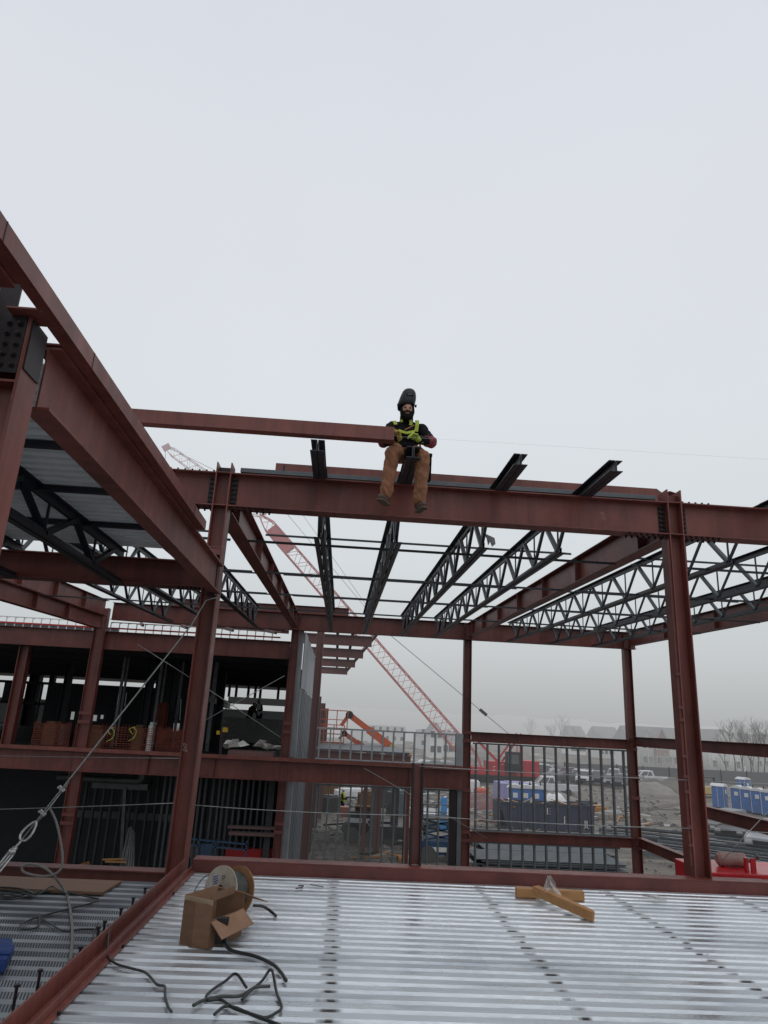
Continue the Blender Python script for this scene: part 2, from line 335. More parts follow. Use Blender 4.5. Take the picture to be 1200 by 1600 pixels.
def T(name, label, cat, loc=(0, 0, 0), group=None, rz=0):
    o = bpy.data.objects.new(name, None); COL.objects.link(o); o.location = loc; o.rotation_euler = (0, 0, rz)
    o.empty_display_size = .2; o['label'] = label; o['category'] = cat
    if group: o['group'] = group
    return o
def tag(o, label=None, cat=None, group=None, kind=None):
    if label: o['label'] = label
    if cat: o['category'] = cat
    if group: o['group'] = group
    if kind: o['kind'] = kind
    return o
def one(mb, name, m, label, cat, group=None, kind=None, smooth=False, bevel=0):
    vs = mb.v; xs = [v[0] for v in vs]; ys = [v[1] for v in vs]; zs = [v[2] for v in vs]
    loc = ((min(xs)+max(xs))/2, (min(ys)+max(ys))/2, min(zs))
    o = mb.build(name, m, None, loc=loc, smooth=smooth, bevel=bevel)
    return tag(o, label, cat, group, kind)
def dup(root, loc, rz=None, label=None):
    def cp(o, par):
        c = o.copy(); COL.objects.link(c); c.parent = par
        for ch in o.children: cp(ch, c)
        return c
    r = cp(root, None); r.location = loc
    if rz is not None: r.rotation_euler = (0, 0, rz)
    if label: r['label'] = label
    return r
ORD = ['first', 'second', 'third', 'fourth', 'fifth', 'sixth', 'seventh', 'eighth', 'ninth', 'tenth', 'eleventh', 'twelfth']
def curve(pts, n=8):   # catmull-rom
    pts = [V(p) for p in pts]; out = []
    P = [pts[0]*2-pts[1]]+pts+[pts[-1]*2-pts[-2]]
    for i in range(1, len(P)-2):
        for k in range(n):
            t = k/n; a, b, c, d = P[i-1], P[i], P[i+1], P[i+2]
            out.append(.5*((2*b)+(c-a)*t+(2*a-5*b+4*c-d)*t*t+(3*b-a-3*c+d)*t**3))
    out.append(pts[-1]); return out

# ------------------------------------------------------------------ key levels of the frame
Y1, Y2 = 8.7, 24.0
XL, XA, XB, XC = -8.15, -1.71, 4.31, 9.95
SL = .027
def zr(Y, z=3.04): return z+SL*(Y-Y1)
ZD = -1.65; ZG = -6.3

# ================================================================== SETTING
g = MB(); n = 60
xs = [-700+i*1400/n for i in range(n+1)]; ys = [-60+j*1500/n for j in range(n+1)]
g.box(-900, 900, -80, 1500, ZG-2, ZG); one(g, 'site_ground', GROUND, 'churned wet mud ground of the building site', 'ground', kind='structure')
# distant wooded ridge
def ridge(name, Y, x0, x1, h0, h1, seed, m, label):
    mb = MB(); N = 160; top = []
    for i in range(N+1):
        x = x0+(x1-x0)*i/N
        h = h0+(h1-h0)*(noise.noise(V((x*.012, seed, 0)))*.5+.5)+noise.noise(V((x*.12, seed+5, 0)))*1.1+random.uniform(-.5, .5)
        top.append((x, h))
    for i in range(N):
        (a, ha), (b, hb) = top[i], top[i+1]
        mb.quad((a, Y, ZG), (b, Y, ZG), (b, Y+12, ha), (a, Y+12, ha))
        mb.quad((a, Y+12, ha), (b, Y+12, hb), (b, Y+80, hb-3), (a, Y+80, ha-3))
    return one(mb, name, m, label, 'wood', kind='stuff')
RIDG = mat('far_wood', (.06, .058, .055), (.035, .033, .03), .95, 0, .15, 1, haze=4.5)
ridge('distant_wood', 290, -60, 460, 3.5, 7.5, 3, RIDG, 'fog grey bare wood along the horizon behind the houses')

# right hand roof deck (galvanised, ribs run left-right)
def rib_deck(name, x0, x1, y0, y1, z, pitch, depth, bot, slope, m, t=.0):
    mb = MB(); y = y0; prof = []
    while y < y1-.001:
        top = pitch-bot-2*slope
        prof += [(y, z), (y+top, z), (y+top+slope, z-depth), (y+top+slope+bot, z-depth)]
        y += pitch
    prof.append((y, z))
    xs = [x0+(x1-x0)*i/8 for i in range(9)]; vs = [(x, a, b) for x in xs for a, b in prof]; k = len(prof)
    mb.add(vs, [(i*k+j, (i+1)*k+j, (i+1)*k+j+1, i*k+j+1) for i in range(8) for j in range(k-1)])
    return mb
d = rib_deck('roof_deck', -1.50, 12.5, 1.5, 8.49, ZD, .1524, .030, .040, .013, DECK)
one(d, 'roof_deck', DECK, 'wet silver ribbed metal deck in the foreground', 'metal deck', kind='structure')
one(MB().box(-1.5, 12.5, 1.5, 8.49, ZD-.06, ZD-.045), 'deck_underlay', INTD, 'dark steel under the ribbed deck', 'metal deck', kind='structure')
ZL = -1.77
d = rib_deck('floor_deck', -9, -1.66, 1.5, 8.50, ZL, .20, .035, .06, .03, DECK2)
one(d, 'floor_deck', DECK2, 'dull embossed floor deck on the lower left', 'metal deck', kind='structure')

# ================================================================== NEAR FRAME
def column(name, X, Yf, z0, z1, label, m=RED, w=.20, fl=.26, caps=(), group='red steel columns', cutoff=None):
    t = T(name, label, 'column', (X, Yf+fl/2, z0), group)
    tf = .016
    mb = MB()
    mb.box(X-w/2, X-w/2+tf, Yf, Yf+fl, z0, z1); mb.box(X+w/2-tf, X+w/2, Yf, Yf+fl, z0, z1)
    mb.box(X-w/2+tf, X+w/2-tf, Yf+fl/2-.006, Yf+fl/2+.006, z0, z1-.05)
    mb.build('shaft', m, t)
    for z in caps:
        MB().box(X-w/2+tf+.001, X+w/2-tf-.001, Yf+.004, Yf+fl/2-.007, z-.006, z+.006).build('stiffener_plate', m, t)
    return t
def bolt_row(pts, r=.013, d=(0, -1, 0), L=.03):
    mb = MB()
    for p in pts:
        p = V(p); mb.cyl(p, p+V(d)*L, r, n=6)
        mb.cyl(p, p+V(d)*.006, r*1.5, n=8)
    return mb
def bolt_objs(pts, parent, r=.013, d=(0, -1, 0), L=.03):
    first = None
    for p in pts:
        if first is None:
            first = bolt_row([(0, 0, 0)], r, d, L).build('bolt', BOLT, parent, world=False); o = first
        else: o = first.copy(); COL.objects.link(o); o.parent = parent
        o.location = V(p)-world_loc(parent)
def splice_bolts(parent, X, sgn, zt, zb, Y, m=BOLT):
    # angle cleat with two bolt rows on the web
    MB().box(min(X, X+sgn*.085), max(X, X+sgn*.085), Y-.012, Y, zb+.04, zt-.04).build('cleat', BOLT, parent)
    pts = [(X+sgn*a, Y-.012, zb+.07+i*(zt-zb-.14)/5) for i in range(6) for a in (.028, .062)]
    bolt_objs(pts, parent)
def flange_bolts(parent, X0, X1, z, Y, n, up):
    pts = [(X0+(X1-X0)*i/(n-1), Y+dy, z) for i in range(n) for dy in (0, .12)]
    bolt_objs(pts, parent, .014, (0, 0, up), .035)

ca = column('steel_column', XA, 8.60, -2.4, 3.17, 'tall red column left of centre with a guy wire tied around it', REDN, caps=(3.035, 2.59))
cb = column('steel_column', XB, 8.60, ZD+.12, 3.21, 'tall red column on the right standing on the deck edge beam', REDN, caps=(3.035, 2.59))
cc = column('steel_column', -1.71, 3.02, ZL, 1.79, 'closest red column at the left edge of the photo', REDN, w=.22, fl=.18, caps=(1.45,))
MB().box(-1.80, -1.62, 3.022, 3.030, 1.49, 1.79).build('bolted_plate', BOLT, cc)
MB().box(-1.95, -1.69, 3.034, 3.044, 1.795, 2.10).build('bolted_plate', BOLT, cc)
bolt_objs([(x, 3.02, 1.53+.055*i) for i in range(5) for x in (-1.65, -1.70, -1.765)], cc, .009, (0, -1, 0), .018)
MB().box(-1.598, -1.592, 3.03, 3.19, 1.52, 1.78).build('bolted_plate', BOLT, cc)
MB().box(XA-.083, XA+.083, 8.602, 8.722, 2.02, 2.035).build('stiffener_plate', REDN, ca)
MB().box(XA-.083, XA+.083, 8.612, 8.625, 1.93, 2.02).build('cap_plate', REDN, ca)
# raised head of each column : dark end stub
MB().box(XA-.08, XA+.08, 8.70, 8.72, 3.05, 3.13).build('web_stub', BOLT, ca)
MB().box(XB-.08, XB+.08, 8.70, 8.72, 3.05, 3.16).build('web_stub', STIF, cb)
splice = MB(); splice.box(XB-.135, XB-.102, 8.62, 8.64, -1.4, 2.5)
for z in (-1.0, -.62, -.22, .35, .75, .2, -1.2, -.45): splice.box(XB-.15, XB-.102, 8.60, 8.66, z, z+.035)
splice.build('connection_tabs', STIF, cb)

def girderX(name, x0, x1, Y, zt, h, b, label, m=RED, z1=None, group=None, stif=(), flange=.014):
    z1 = zt if z1 is None else z1
    t = T(name, label, 'beam', ((x0+x1)/2, Y, zt-h), group)
    MB().isec((x0, Y, zt), (x1, Y, z1), h, b, flange).build('i_section', m, t)
    for sx_ in stif:
        MB().box(sx_-.005, sx_+.005, Y-b/2+.01, Y-.006, zt-h+flange+.001, zt-flange-.001).build('stiffener_plate', m, t)
    return t
G = 'red steel beams of the frame'
fg = girderX('steel_girder', XA+.102, XB-.102, 8.72, 3.035, .455, .24, 'long red front girder the welder dangles his boots over', REDN, group=G)
splice_bolts(fg, XA+.102, 1, 3.035, 2.58, 8.715); splice_bolts(fg, XB-.102, -1, 3.035, 2.58, 8.715)
flange_bolts(fg, XA+.14, XA+.62, 2.58, 8.66, 7, -1)
flange_bolts(fg, XB-.62, XB-.14, 2.58, 8.66, 7, -1)
fl_ = girderX('steel_girder', -3.6, XA-.102, 8.72, 3.035, .455, .24, 'short length of high red girder left of the wired column', REDN, group=G)
splice_bolts(fl_, XA-.102, -1, 3.035, 2.58, 8.715); flange_bolts(fl_, XA-.62, XA-.14, 2.58, 8.66, 7, -1); flange_bolts(fl_, XA-.7, XA-.14, 3.035, 8.66, 7, 1)
fr_ = girderX('steel_girder', XB+.102, 12.5, 8.72, 3.035, .455, .24, 'red girder running off the right edge from the right column', REDN, group=G)
splice_bolts(fr_, XB+.102, 1, 3.035, 2.58, 8.715); flange_bolts(fr_, XB+.14, XB+.5, 3.035, 8.66, 5, 1); flange_bolts(fr_, XB+.14, XB+.6, 2.58, 8.66, 7, -1)
ll = girderX('steel_girder', -9, XA-.102, 8.75, 1.84, .33, .24, 'dark red lower girder crossing under the left roof deck', RED, group=G)
bolt_objs([(XA-.14-.05*i, 8.66, 1.51) for i in range(6)], ll, .014, (0, 0, -1), .035)

def girderY(name, X, y0, y1, zt, slope, h, b, label, m=RED, stif=(), group=G, side=1, tf=.014):
    t = T(name, label, 'beam', (X, (y0+y1)/2, zt-h), group)
    z = lambda y: zt+slope*(y-Y1)
    MB().isec((X, y0, z(y0)), (X, y1, z(y1)), h, b, tf).build('i_section', m, t)
    for y in stif:
        for sd in (-1, 1):
            xa, xb = sorted((X+sd*.006, X+sd*(b/2-.008)))
            MB().box(xa, xb, y-.006, y+.006, z(y)-h+tf+.004, z(y)-tf-.004).build('stiffener_plate', STIF, t)
    return t
STY = (9.6, 12.4, 14.6, 16.8, 19.0, 21.2, 23.0)
girderY('steel_girder', XA, 8.86, 23.9, 3.04, SL, .47, .23, 'ribbed red girder running back from the wired column', REDN, STY)
gr = girderY('steel_girder', XB, 8.86, 23.9, 3.04, SL, .47, .23, 'ribbed red girder running back from the right column', REDN, STY)
girderY('steel_girder', XC, 9.0, 23.9, 3.10, SL, .52, .22, 'outermost red roof edge beam behind the joists on the right', RED, (12, 15, 18, 21))
girderY('steel_girder', XL, 9.0, 23.9, 3.07, .030, .52, .24, 'wide red girder deep in the left bay with stiffener ribs', REDN, (15.2, 17.4, 19.6, 21.8))
girderY('steel_girder', XL-.02, 9.0, 23.9, 2.545, .030, .44, .24, 'lower red girder under the ribbed one in the left bay', REDN, (16.3, 18.5, 20.7))

# the big sloping-away beam on the left with its bent edge plate
bb = T('steel_girder', 'huge red beam sweeping from the upper left corner to the wired column', 'beam', (XA+.02, 5.5, 1.43), G)
MB().isec((-1.632, 3.30, 1.79), (-1.632, 8.60, 1.79), .36, .135, .016, .010).build('i_section', REDN, bb)
MB().box(XA-.02, XA+.095, 8.50, 8.58, 1.40, 1.80).build('end_cleat', BOLT, bb)
nb = T('steel_girder', 'end of the next red beam dipping in at the top left corner', 'beam', (XA+.02, 1.8, 1.43), G)
MB().isec((-1.632, 1.0, 1.79), (-1.632, 2.76, 1.79), .36, .135, .016, .010).build('i_section', REDN, nb)
ep = T('edge_plate', 'lighter bent edge plate lying along the top of the huge left beam', 'edge plate', (-1.5, 5, 1.80))
MB().box(-1.500, -1.488, 1.6, 6.92, 1.796, 1.892).build('upstand', REDN, ep)
e1 = MB()
for ya_, yb_, xi in ((1.6, 2.76, -1.70), (2.765, 2.955, -1.555), (2.96, 3.115, -1.70), (3.12, 3.285, -1.57), (3.29, 6.92, -1.70)): e1.box(xi, -1.502, ya_, yb_, 1.797, 1.806)
e1.build('flange_plate', REDN, ep)
for y in (2.46, 3.52, 6.35): MB().box(-1.4875, -1.4855, y, y+.006, 1.796, 1.892).build('joint_gap', BOLT, ep)

# left bay roof deck seen from below, joists and bridging
d = rib_deck('x', -9, -1.86, 2.0, 8.35, 1.985, .1524, .07, .085, .012, DECK2)
one(d, 'roof_deck', CEIL, 'underside of the ribbed roof deck over the left bay', 'metal deck', kind='structure')
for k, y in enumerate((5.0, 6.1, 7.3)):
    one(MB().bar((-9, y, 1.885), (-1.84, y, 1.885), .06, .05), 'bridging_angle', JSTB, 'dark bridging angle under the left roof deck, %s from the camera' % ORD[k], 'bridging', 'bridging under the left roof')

# ================================================================== JOISTS
def joist(X, y0, y1, ext, label, zt=3.165, slope=SL, depth=.66, m=JST, bot0=None, group='open web roof joists', panel=1.3, botend=.35):
    t = T('bar_joist', label, 'joist', (X, (y0+y1)/2, zt-depth), group)
    z = lambda y, o=0: zt+slope*(y-Y1)+o
    ys = y0-ext
    g_ = .011
    for s_ in (-1, 1):
        a = .080 if depth > .5 else .055
        poly = [(0, 0), (a, 0), (a, -.007), (.007, -.007), (.007, -.085), (0, -.085)]
        poly = [((u+g_)*s_, v) for u, v in poly]
        MB().sweep((X, y0-.15, z(y0-.15)), (X, y1, z(y1)), poly if s_ > 0 else poly[::-1]).build('top_chord', m, t)
        polyb = [(0, 0), (.068, 0), (.068, .007), (.007, .007), (.007, .078), (0, .078)]
        polyb = [((u+g_)*s_, v) for u, v in polyb]
        b0 = (bot0 or y0+1.0)
        MB().sweep((X, b0, z(b0, -depth)), (X, y1+botend, z(y1+botend, -depth)), polyb).build('bottom_chord', m, t)
    if ext > 0:
        for s_ in (-1, 1):
            pc = [(.004, .003), (.082, .003), (.082, -.006), (.014, -.006), (.014, -.128), (.082, -.128), (.082, -.137), (.004, -.137)]
            pc = [(u*s_, v+.006) for u, v in pc]
            MB().sweep((X, ys, z(ys)), (X, y0+.14, z(y0+.14)), pc).build('extended_end', m, t)
    # bearing seat
    MB().box(X-.07, X+.07, y0-.12, y0+.12, z(y0)-.131, z(y0)-.12).build('bearing_seat', m, t)
    # web: crimped angles alternating with thin verticals
    yb = b0+.12; k = 0; topprev = y0+.15
    while yb < y1-.3:
        zb_ = z(yb, -depth+.05)
        yt2 = min(yb+panel/2, y1-.1); yt1 = max(yb-panel/2, y0+.1)
        MB().sweep((X, yt1, z(yt1, -.05)), (X, yb-.02, zb_), [(-.022, -.03), (.022, -.03), (.022, -.024), (-.016, -.024), (-.016, .03), (-.022, .03)], (1, 0, .2)).build('web_bar', m, t)
        MB().sweep((X, yt2, z(yt2, -.05)), (X, yb+.02, zb_), [(-.026, -.030), (.026, -.030), (.026, .030), (-.026, .030)], (1, 0, 0)).build('web_bar', m, t)
        MB().bar((X, yb, z(yb, -.04)), (X, yb, zb_), .022, .022, (1, 0, 0)).build('web_bar', m, t)
        yb += panel; k += 1
    return t
names = {-.46: 'open web joist nearest the wired column, first in the open bay', .67: 'open web joist whose tip rises between the welder\'s legs', 1.95: 'open web joist just right of the welder, third in the open bay', 3.10: 'open web joist left of the right ribbed girder with long extended tip'}
for X, lb in names.items():
    joist(X, 8.7, 23.95, 1.15, lb, bot0=9.75)
for k, X in enumerate((5.72, 7.22, 8.72)):
    joist(X, 8.7, 23.95, 1.15, 'open web joist in the right hand bay, %s from the right column' % ORD[k], bot0=(9.75, 8.9, 8.9)[k])
for k, X in enumerate((-3.0, -4.45, -5.9)):
    joist(X, 8.85, 23.95, 0, 'open web joist in the left high bay, %s from the wired column' % ORD[k], bot0=9.75)
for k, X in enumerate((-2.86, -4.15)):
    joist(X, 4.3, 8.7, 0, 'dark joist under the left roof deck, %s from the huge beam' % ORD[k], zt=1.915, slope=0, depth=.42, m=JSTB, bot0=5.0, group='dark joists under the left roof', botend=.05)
# bridging rows
bays = ((XL+.13, XA-.13, 'left high bay'), (XA+.13, XB-.13, 'open centre bay'), (XB+.13, XC-.13, 'right bay'))
for (a, b, nm) in bays:
    for k, (y, lv) in enumerate(((10.4, 0), (12.5, 1), (13.1, 0), (15.9, 0), (16.7, 1), (18.7, 0), (20.2, 1))):
        z = zr(y, 3.165)-(.03 if lv else .66-.03)
        poly = [(-.02, -.02), (.02, -.02), (.02, -.014), (-.014, -.014), (-.014, .02), (-.02, .02)]
        one(MB().sweep((a, y, z), (b, y, z), poly), 'bridging_angle', JST, '%s level bridging angle across the %s, row %s from the front' % ('upper' if lv else 'lower', nm, ORD[k]), 'bridging', 'bridging angles between joists')

ck = MB()
for c_, s_ in ((atY(289, 1168, 8.59), .045), (atY(942, 806, 8.59), .05)):
    pts = [c_+V((math.cos(a*1.9)*s_*(.4+.1*a), 0, math.sin(a*1.3)*s_)) for a in [i*.5 for i in range(10)]]
    one(MB().tube(pts, .003, 4), 'chalk_mark', mat('chalk', (.42, .30, .26), (.3, .2, .18), .9), 'pale chalk scribble on the %s' % ('wired column' if c_.x < 0 else 'front girder near the right column'), 'chalk mark')
# ================================================================== ON TOP OF THE GIRDER
def channel(x0, x1, Y, zb, h, b, label, m=RED, tip=0):
    t = .01
    mb = MB()
    poly = [(0, 0), (-b, 0), (-b, t), (-t, t), (-t, h-t), (-b, h-t), (-b, h), (0, h)]
    mb.sweep((x0, Y, zb), (x1, Y, zb), [(-u, v) for u, v in poly])
    return mb
def plate_beam(name, x0, x1, Y, zb, h, b, label, m, cut=0):
    # web towards the camera, flanges away from it
    t = T(name, label, 'channel', ((x0+x1)/2, Y, zb), 'loose red channels')
    w = MB(); th = .009
    w.add([(x0, Y, zb), (x1, Y, zb), (x1, Y, zb+h-cut), (x1-cut*1.4, Y, zb+h), (x0, Y, zb+h)]+[(x0, Y+th, zb), (x1, Y+th, zb), (x1, Y+th, zb+h-cut), (x1-cut*1.4, Y+th, zb+h), (x0, Y+th, zb+h)],
          [(0, 1, 2, 3, 4), (9, 8, 7, 6, 5), (0, 5, 6, 1), (1, 6, 7, 2), (2, 7, 8, 3), (3, 8, 9, 4), (4, 9, 5, 0)]); w.build('web', m, t)
    MB().box(x0, x1-cut*1.2, Y+th+.001, Y+b, zb, zb+th).build('flange_plate', m, t)
    if not cut: MB().box(x0, x1, Y+th+.001, Y+b*.5, zb+h-th, zb+h).build('flange_plate', m, t)
    return t
top = plate_beam('steel_channel', -2.9, .43, 7.50, 3.185, .165, .13, 'red edge channel lying on joist tips with its end held by the welder', REDN)
plate_beam('steel_channel', -1.15, 4.62, 9.45, 3.335, .19, .22, 'long red channel on top of the stack behind the welder', REDN, cut=.10)
plate_beam('steel_channel', -1.05, 4.45, 9.42, 3.30-.07, .07, .26, 'lower dark red channel in the stack behind the welder', STIF)
plate_beam('steel_channel', 1.2, 4.15, 9.25, 3.215, .085, .20, 'short red channel at the front of the stack right of the welder', RED)
db = MB()
for i in range(4): db.box(-1.55, 4.2, 8.9+.003*i, 10.0, 3.16+i*.016, 3.172+i*.016)
one(db, 'deck_bundle', GALVD, 'thin bundle of grey metal sheets lying behind the front girder', 'metal sheets')
cl = MB(); cl.add([(4.40, 8.9, 3.30), (4.52, 8.9, 3.27), (4.42, 8.95, 3.22), (4.40, 9.1, 3.32)], [(0, 1, 2), (0, 3, 1), (0, 2, 3), (1, 3, 2)])
one(cl, 'bent_plate', RED, 'small bent red plate on the head of the right column', 'plate')
one(MB().tube([(.45, 7.46, 3.215), (4.96, 7.5, 3.27), (12, 7.5, 3.36)], .0009, 4), 'string_line', STRING, 'thin white string line stretched right from the welder', 'string')
# glove caught in the bridging
gl = MB(); gl.add([V((2.02, 10.1, 2.86))+V(q) for q in ((0, 0, 0), (.17, 0, -.07), (.19, .02, -.16), (.13, .01, -.21), (.10, 0, -.14), (.07, 0, -.2), (.05, .01, -.09))], [(0, 1, 2, 3, 4), (0, 4, 5, 6)])
one(gl, 'plastic_scrap', WHITEN, 'white plastic scrap flapping from a joist end', 'scrap')
for x, lean in ((-.98, .01),):
    one(MB().cyl((x, 8.92, 3.1), (x+lean, 8.92, 3.30), .012), 'stub_rod', BOLT, 'short dark rod standing on the front girder', 'rod')

# ================================================================== FAR LINE (Y=24)
def far_col(X, z1, label, w=.26):
    t = T('steel_column', label, 'column', (X, Y2+.13, ZG), 'red steel columns')
    mb = MB(); tf = .018
    mb.box(X-w/2, X-w/2+tf, Y2, Y2+.26, ZG, z1); mb.box(X+w/2-tf, X+w/2, Y2, Y2+.26, ZG, z1); mb.box(X-w/2+tf, X+w/2-tf, Y2+.12, Y2+.132, ZG, z1)
    mb.build('shaft', RED, t)
    for z in (-1.3, -1.95, -.15, -.42, -3.2, -3.45): MB().box(X-w/2-.012, X+w/2+.012, Y2-.012, Y2-.002, z-.05, z+.05).build('cleat', STIF, t)
    return t
far_col(XA+.03, 3.5, 'far red column behind the grey wall panel'); far_col(XB-.02, 3.5, 'far red column between the stud screens'); far_col(XC-.02, 3.4, 'slim far red column left of the right column')
far_col(XL-.1, 3.3, 'far red column on the left beyond the guy wire', .38)
girderX('steel_girder', XL+.2, XC+.3, 24.12, 3.50, .58, .26, 'far red roof girder the joists run to', RED, group=G)
girderX('steel_girder', -14.5, XB-.15, 24.02, -1.33, .60, .30, 'far red floor beam crossing behind at deck height', RED, group=G, stif=(-6, -3.9, 2.4))
ekt = T('edge_plate', 'thin red kerb plate along the edge of the far floor', 'edge plate', (-5, 23.8, -1.3))
MB().box(-14.5, XB-.2, 23.80, 23.82, -1.322, -1.21).build('upstand', REDN, ekt)
for nm, zt_, zb_, lb in (('a', -.12, -.44, 'upper red rail of the right stud screen'), ('b', -3.17, -3.46, 'lower red rail of the right stud screen')):
    girderX('steel_girt', XB+.14, XC-.16, 24.1, zt_, zt_-zb_, .22, lb, RED, group='red girts')
# side rails running toward the camera at X=9.95
for zt_, h_, y0, lb in ((-.02, .30, 10., 'eye level red rail running off to the right edge'), (-3.12, .28, 10., 'low red rail sloping away beside the right column')):
    girderY('steel_girt', XC, y0, 23.95, zt_, 0, h_, .22, lb, RED, group='red girts')
girderY('steel_girt', XC+.05, 10, 20.5, -1.70, 0, .30, .22, 'red floor edge rail crossing below the blue toilets', RED, group='red girts')

# stud screens
def studs(name, xs_, Y, z0, z1, label, m=GALVD, w=.05, d=.14, parentname='stud_wall'):
    t = T('stud_wall', label, 'stud wall', ((xs_[0]+xs_[-1])/2, Y, z0), 'metal stud walls')
    for x in xs_:
        mb = MB(); mb.box(x-w/2, x-w/2+.004, Y, Y+d, z0, z1); mb.box(x-w/2+.004, x+w/2, Y, Y+.004, z0, z1); mb.box(x-w/2+.004, x+w/2, Y+d-.004, Y+d, z0, z1)
        mb.build('stud', m, t)
    for z in (z0, z1-.05):
        MB().box(xs_[0]-.1, xs_[-1]+.1, Y-.006, Y+d+.006, z, z+.05).build('track', m, t)
    return t
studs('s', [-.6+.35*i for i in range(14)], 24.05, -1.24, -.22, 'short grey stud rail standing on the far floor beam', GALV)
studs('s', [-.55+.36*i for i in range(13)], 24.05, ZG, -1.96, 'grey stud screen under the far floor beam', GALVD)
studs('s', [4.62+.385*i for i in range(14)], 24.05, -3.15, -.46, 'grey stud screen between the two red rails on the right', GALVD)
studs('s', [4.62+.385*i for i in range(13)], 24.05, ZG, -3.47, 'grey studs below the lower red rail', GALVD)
one(MB().box(3.93, 4.16, 24.0, 24.2, -1.24, -.2), 'stud_post', GALV, 'wide bright stud post at the end of the short stud rail', 'stud post')
one(MB().box(3.76, 3.97, 24.0, 24.2, ZG, -1.95), 'dark_post', BOLT, 'black steel post under the far floor beam', 'post')
one(MB().box(4.00, 4.14, 24.0, 24.2, ZG, -1.95), 'stud_post', GALVD, 'wide dull stud post below the far floor beam', 'stud post')
# safety post near
pp = T('safety_post', 'short dark steel post standing on the deck edge carrying the cables', 'post', (.97, 8.66, -1.52))
MB().box(.905, .925, 8.62, 8.74, -1.52, -.43).add([], []).build('flange_plate', BOLT, pp); MB().box(1.015, 1.035, 8.62, 8.74, -1.52, -.43).build('flange_plate', BOLT, pp)
MB().box(.926, 1.014, 8.68, 8.69, -1.52, -.45).build('web', STIF, pp)
# grey sheathed wall going back
pw = T('wall_panel', 'tall grey sheathed wall panel running away beside the far column', 'wall panel', (-1.35, 31, ZG))
for i in range(19):
    y0 = 24.55+i*1.22
    MB().box(-1.39, -1.36, y0, y0+1.205, 1.02+.015*(i % 3), 2.93+.05*(i % 2)).build('sheathing_board', SHEATH, pw)
for i in range(60):
    y0 = 24.4+i*.38
    MB().box(-1.405, -1.36, y0, y0+.13, ZG, 1.0).build('stud', (GALV, SHEATH, GALVD)[i % 3], pw)
MB().box(-1.62, -1.41, 24.45, 24.5, -1.2, 2.98).build('end_stud', GALV, pw)
MB().box(-1.56, -1.41, 24.47, 24.52, ZG, -1.96).build('end_stud', GALV, pw)
MB().box(-1.7, -1.66, 24.5, 47, ZG, 1.0).build('backing', GALVD, pw)

# ================================================================== EDGE OF THE DECKS
be = T('edge_beam', 'red deck edge beam across the whole foreground behind the deck', 'beam', (4, 8.6, ZD), G)
MB().box(-1.50, 5.05, 8.500, 8.512, ZD-.03, -1.540).build('upstand', STIF, be)  # darker primer paints in the shade of the front face
MB().box(-1.50, 5.05, 8.500, 8.72, -1.538, -1.526).build('flange_plate', REDN, be)
be2 = T('edge_beam', 'second length of red deck edge beam starting right of the right column', 'beam', (8, 8.6, ZD), G)
MB().box(5.07, 12.5, 8.49, 8.502, ZD-.03, -1.545).build('upstand', STIF, be2)  # front face shade put into the darker primer here too
MB().box(5.07, 12.5, 8.49, 8.71, -1.543, -1.531).build('flange_plate', REDN, be2)
bx = MB(); bx.box(4.2, 4.6, 8.505, 8.60, -1.525, -1.519)
ea = T('edge_angle', 'red angle iron dividing the bright deck from the dark left deck', 'angle', (-1.55, 5, ZD))
MB().box(-1.592, -1.580, 1.5, 8.49, ZL-.02, -1.525).build('upstand', REDN, ea)
MB().box(-1.578, -1.455, 1.5, 8.49, ZD+.002, ZD+.010).build('foot_plate', REDN, ea)
MB().box(-1.505, -1.497, 1.5, 8.45, ZD+.012, ZD+.06).build('stop_lip', REDN, ea)
for y in (4.6, 5.8, 7.4): MB().cyl((-1.45, y, ZD+.01), (-1.45, y, ZD+.03), .012, n=6).build('bolt', BOLT, ea)
girderX('steel_girder', -9, XA-.11, 8.72, -1.69, .33, .22, 'dark curb beam along the back of the left deck', RED, group=G)
st = [(20, 1578), (57, 1552), (121, 1512), (150, 1478), (160, 1468), (186, 1446), (205, 1428), (224, 1411)]
for k, (x, y) in enumerate(st):
    p = atZ(x, y, ZL); t = T('shear_stud', 'headed shear stud along the red angle, %s from the photo bottom' % ORD[k], 'shear stud', p, 'shear studs on the left deck')
    MB().cyl(p, p+V((0, 0, .12)), .010).build('shank', BOLT, t); MB().cyl(p+V((0, 0, .121)), p+V((0, 0, .135)), .018).build('head', BOLT, t)
for k in range(30):
    y = 4.2+k*.15
    if k % 2: continue
    one(MB().cbox((-1.635, y, ZL+.05), (.05, .05, .10), 0), 'deck_closure', BOLT, 'small black closure tab in the row beside the red angle', 'closure', 'closure tabs beside the red angle')

# ================================================================== CABLES, CORDS
def wire(pts, r, m, name, label, cat, n=6, group=None, sm=True):
    return one(MB().tube(pts, r, n), name, m, label, cat, group, smooth=sm)
def sag(a, b, s, n=16): a, b = V(a), V(b); return [a.lerp(b, i/n)-V((0, 0, s*4*(i/n)*(1-i/n))) for i in range(n+1)]
GC = 'wire rope safety lines'
wire(sag((XA+.10, 8.60, -.99), (.90, 8.64, -1.0), .02), .0045, WIRE, 'safety_line', 'lower safety wire from the wired column to the short post', 'wire', group=GC)
wire(sag((1.04, 8.64, -1.0), (XB-.10, 8.60, -1.0), .02), .0045, WIRE, 'safety_line', 'lower safety wire from the short post to the right column', 'wire', group=GC)
wire(sag((.97, 8.61, -.46), (XB-.10, 8.60, -.47), .01), .0045, WIRE, 'safety_line', 'upper safety wire from the short post to the right column', 'wire', group=GC)
wire(sag((XB+.10, 8.60, -1.0), (12.4, 8.6, -1.0), .03), .0045, WIRE, 'safety_line', 'lower safety wire right of the right column', 'wire', group=GC)
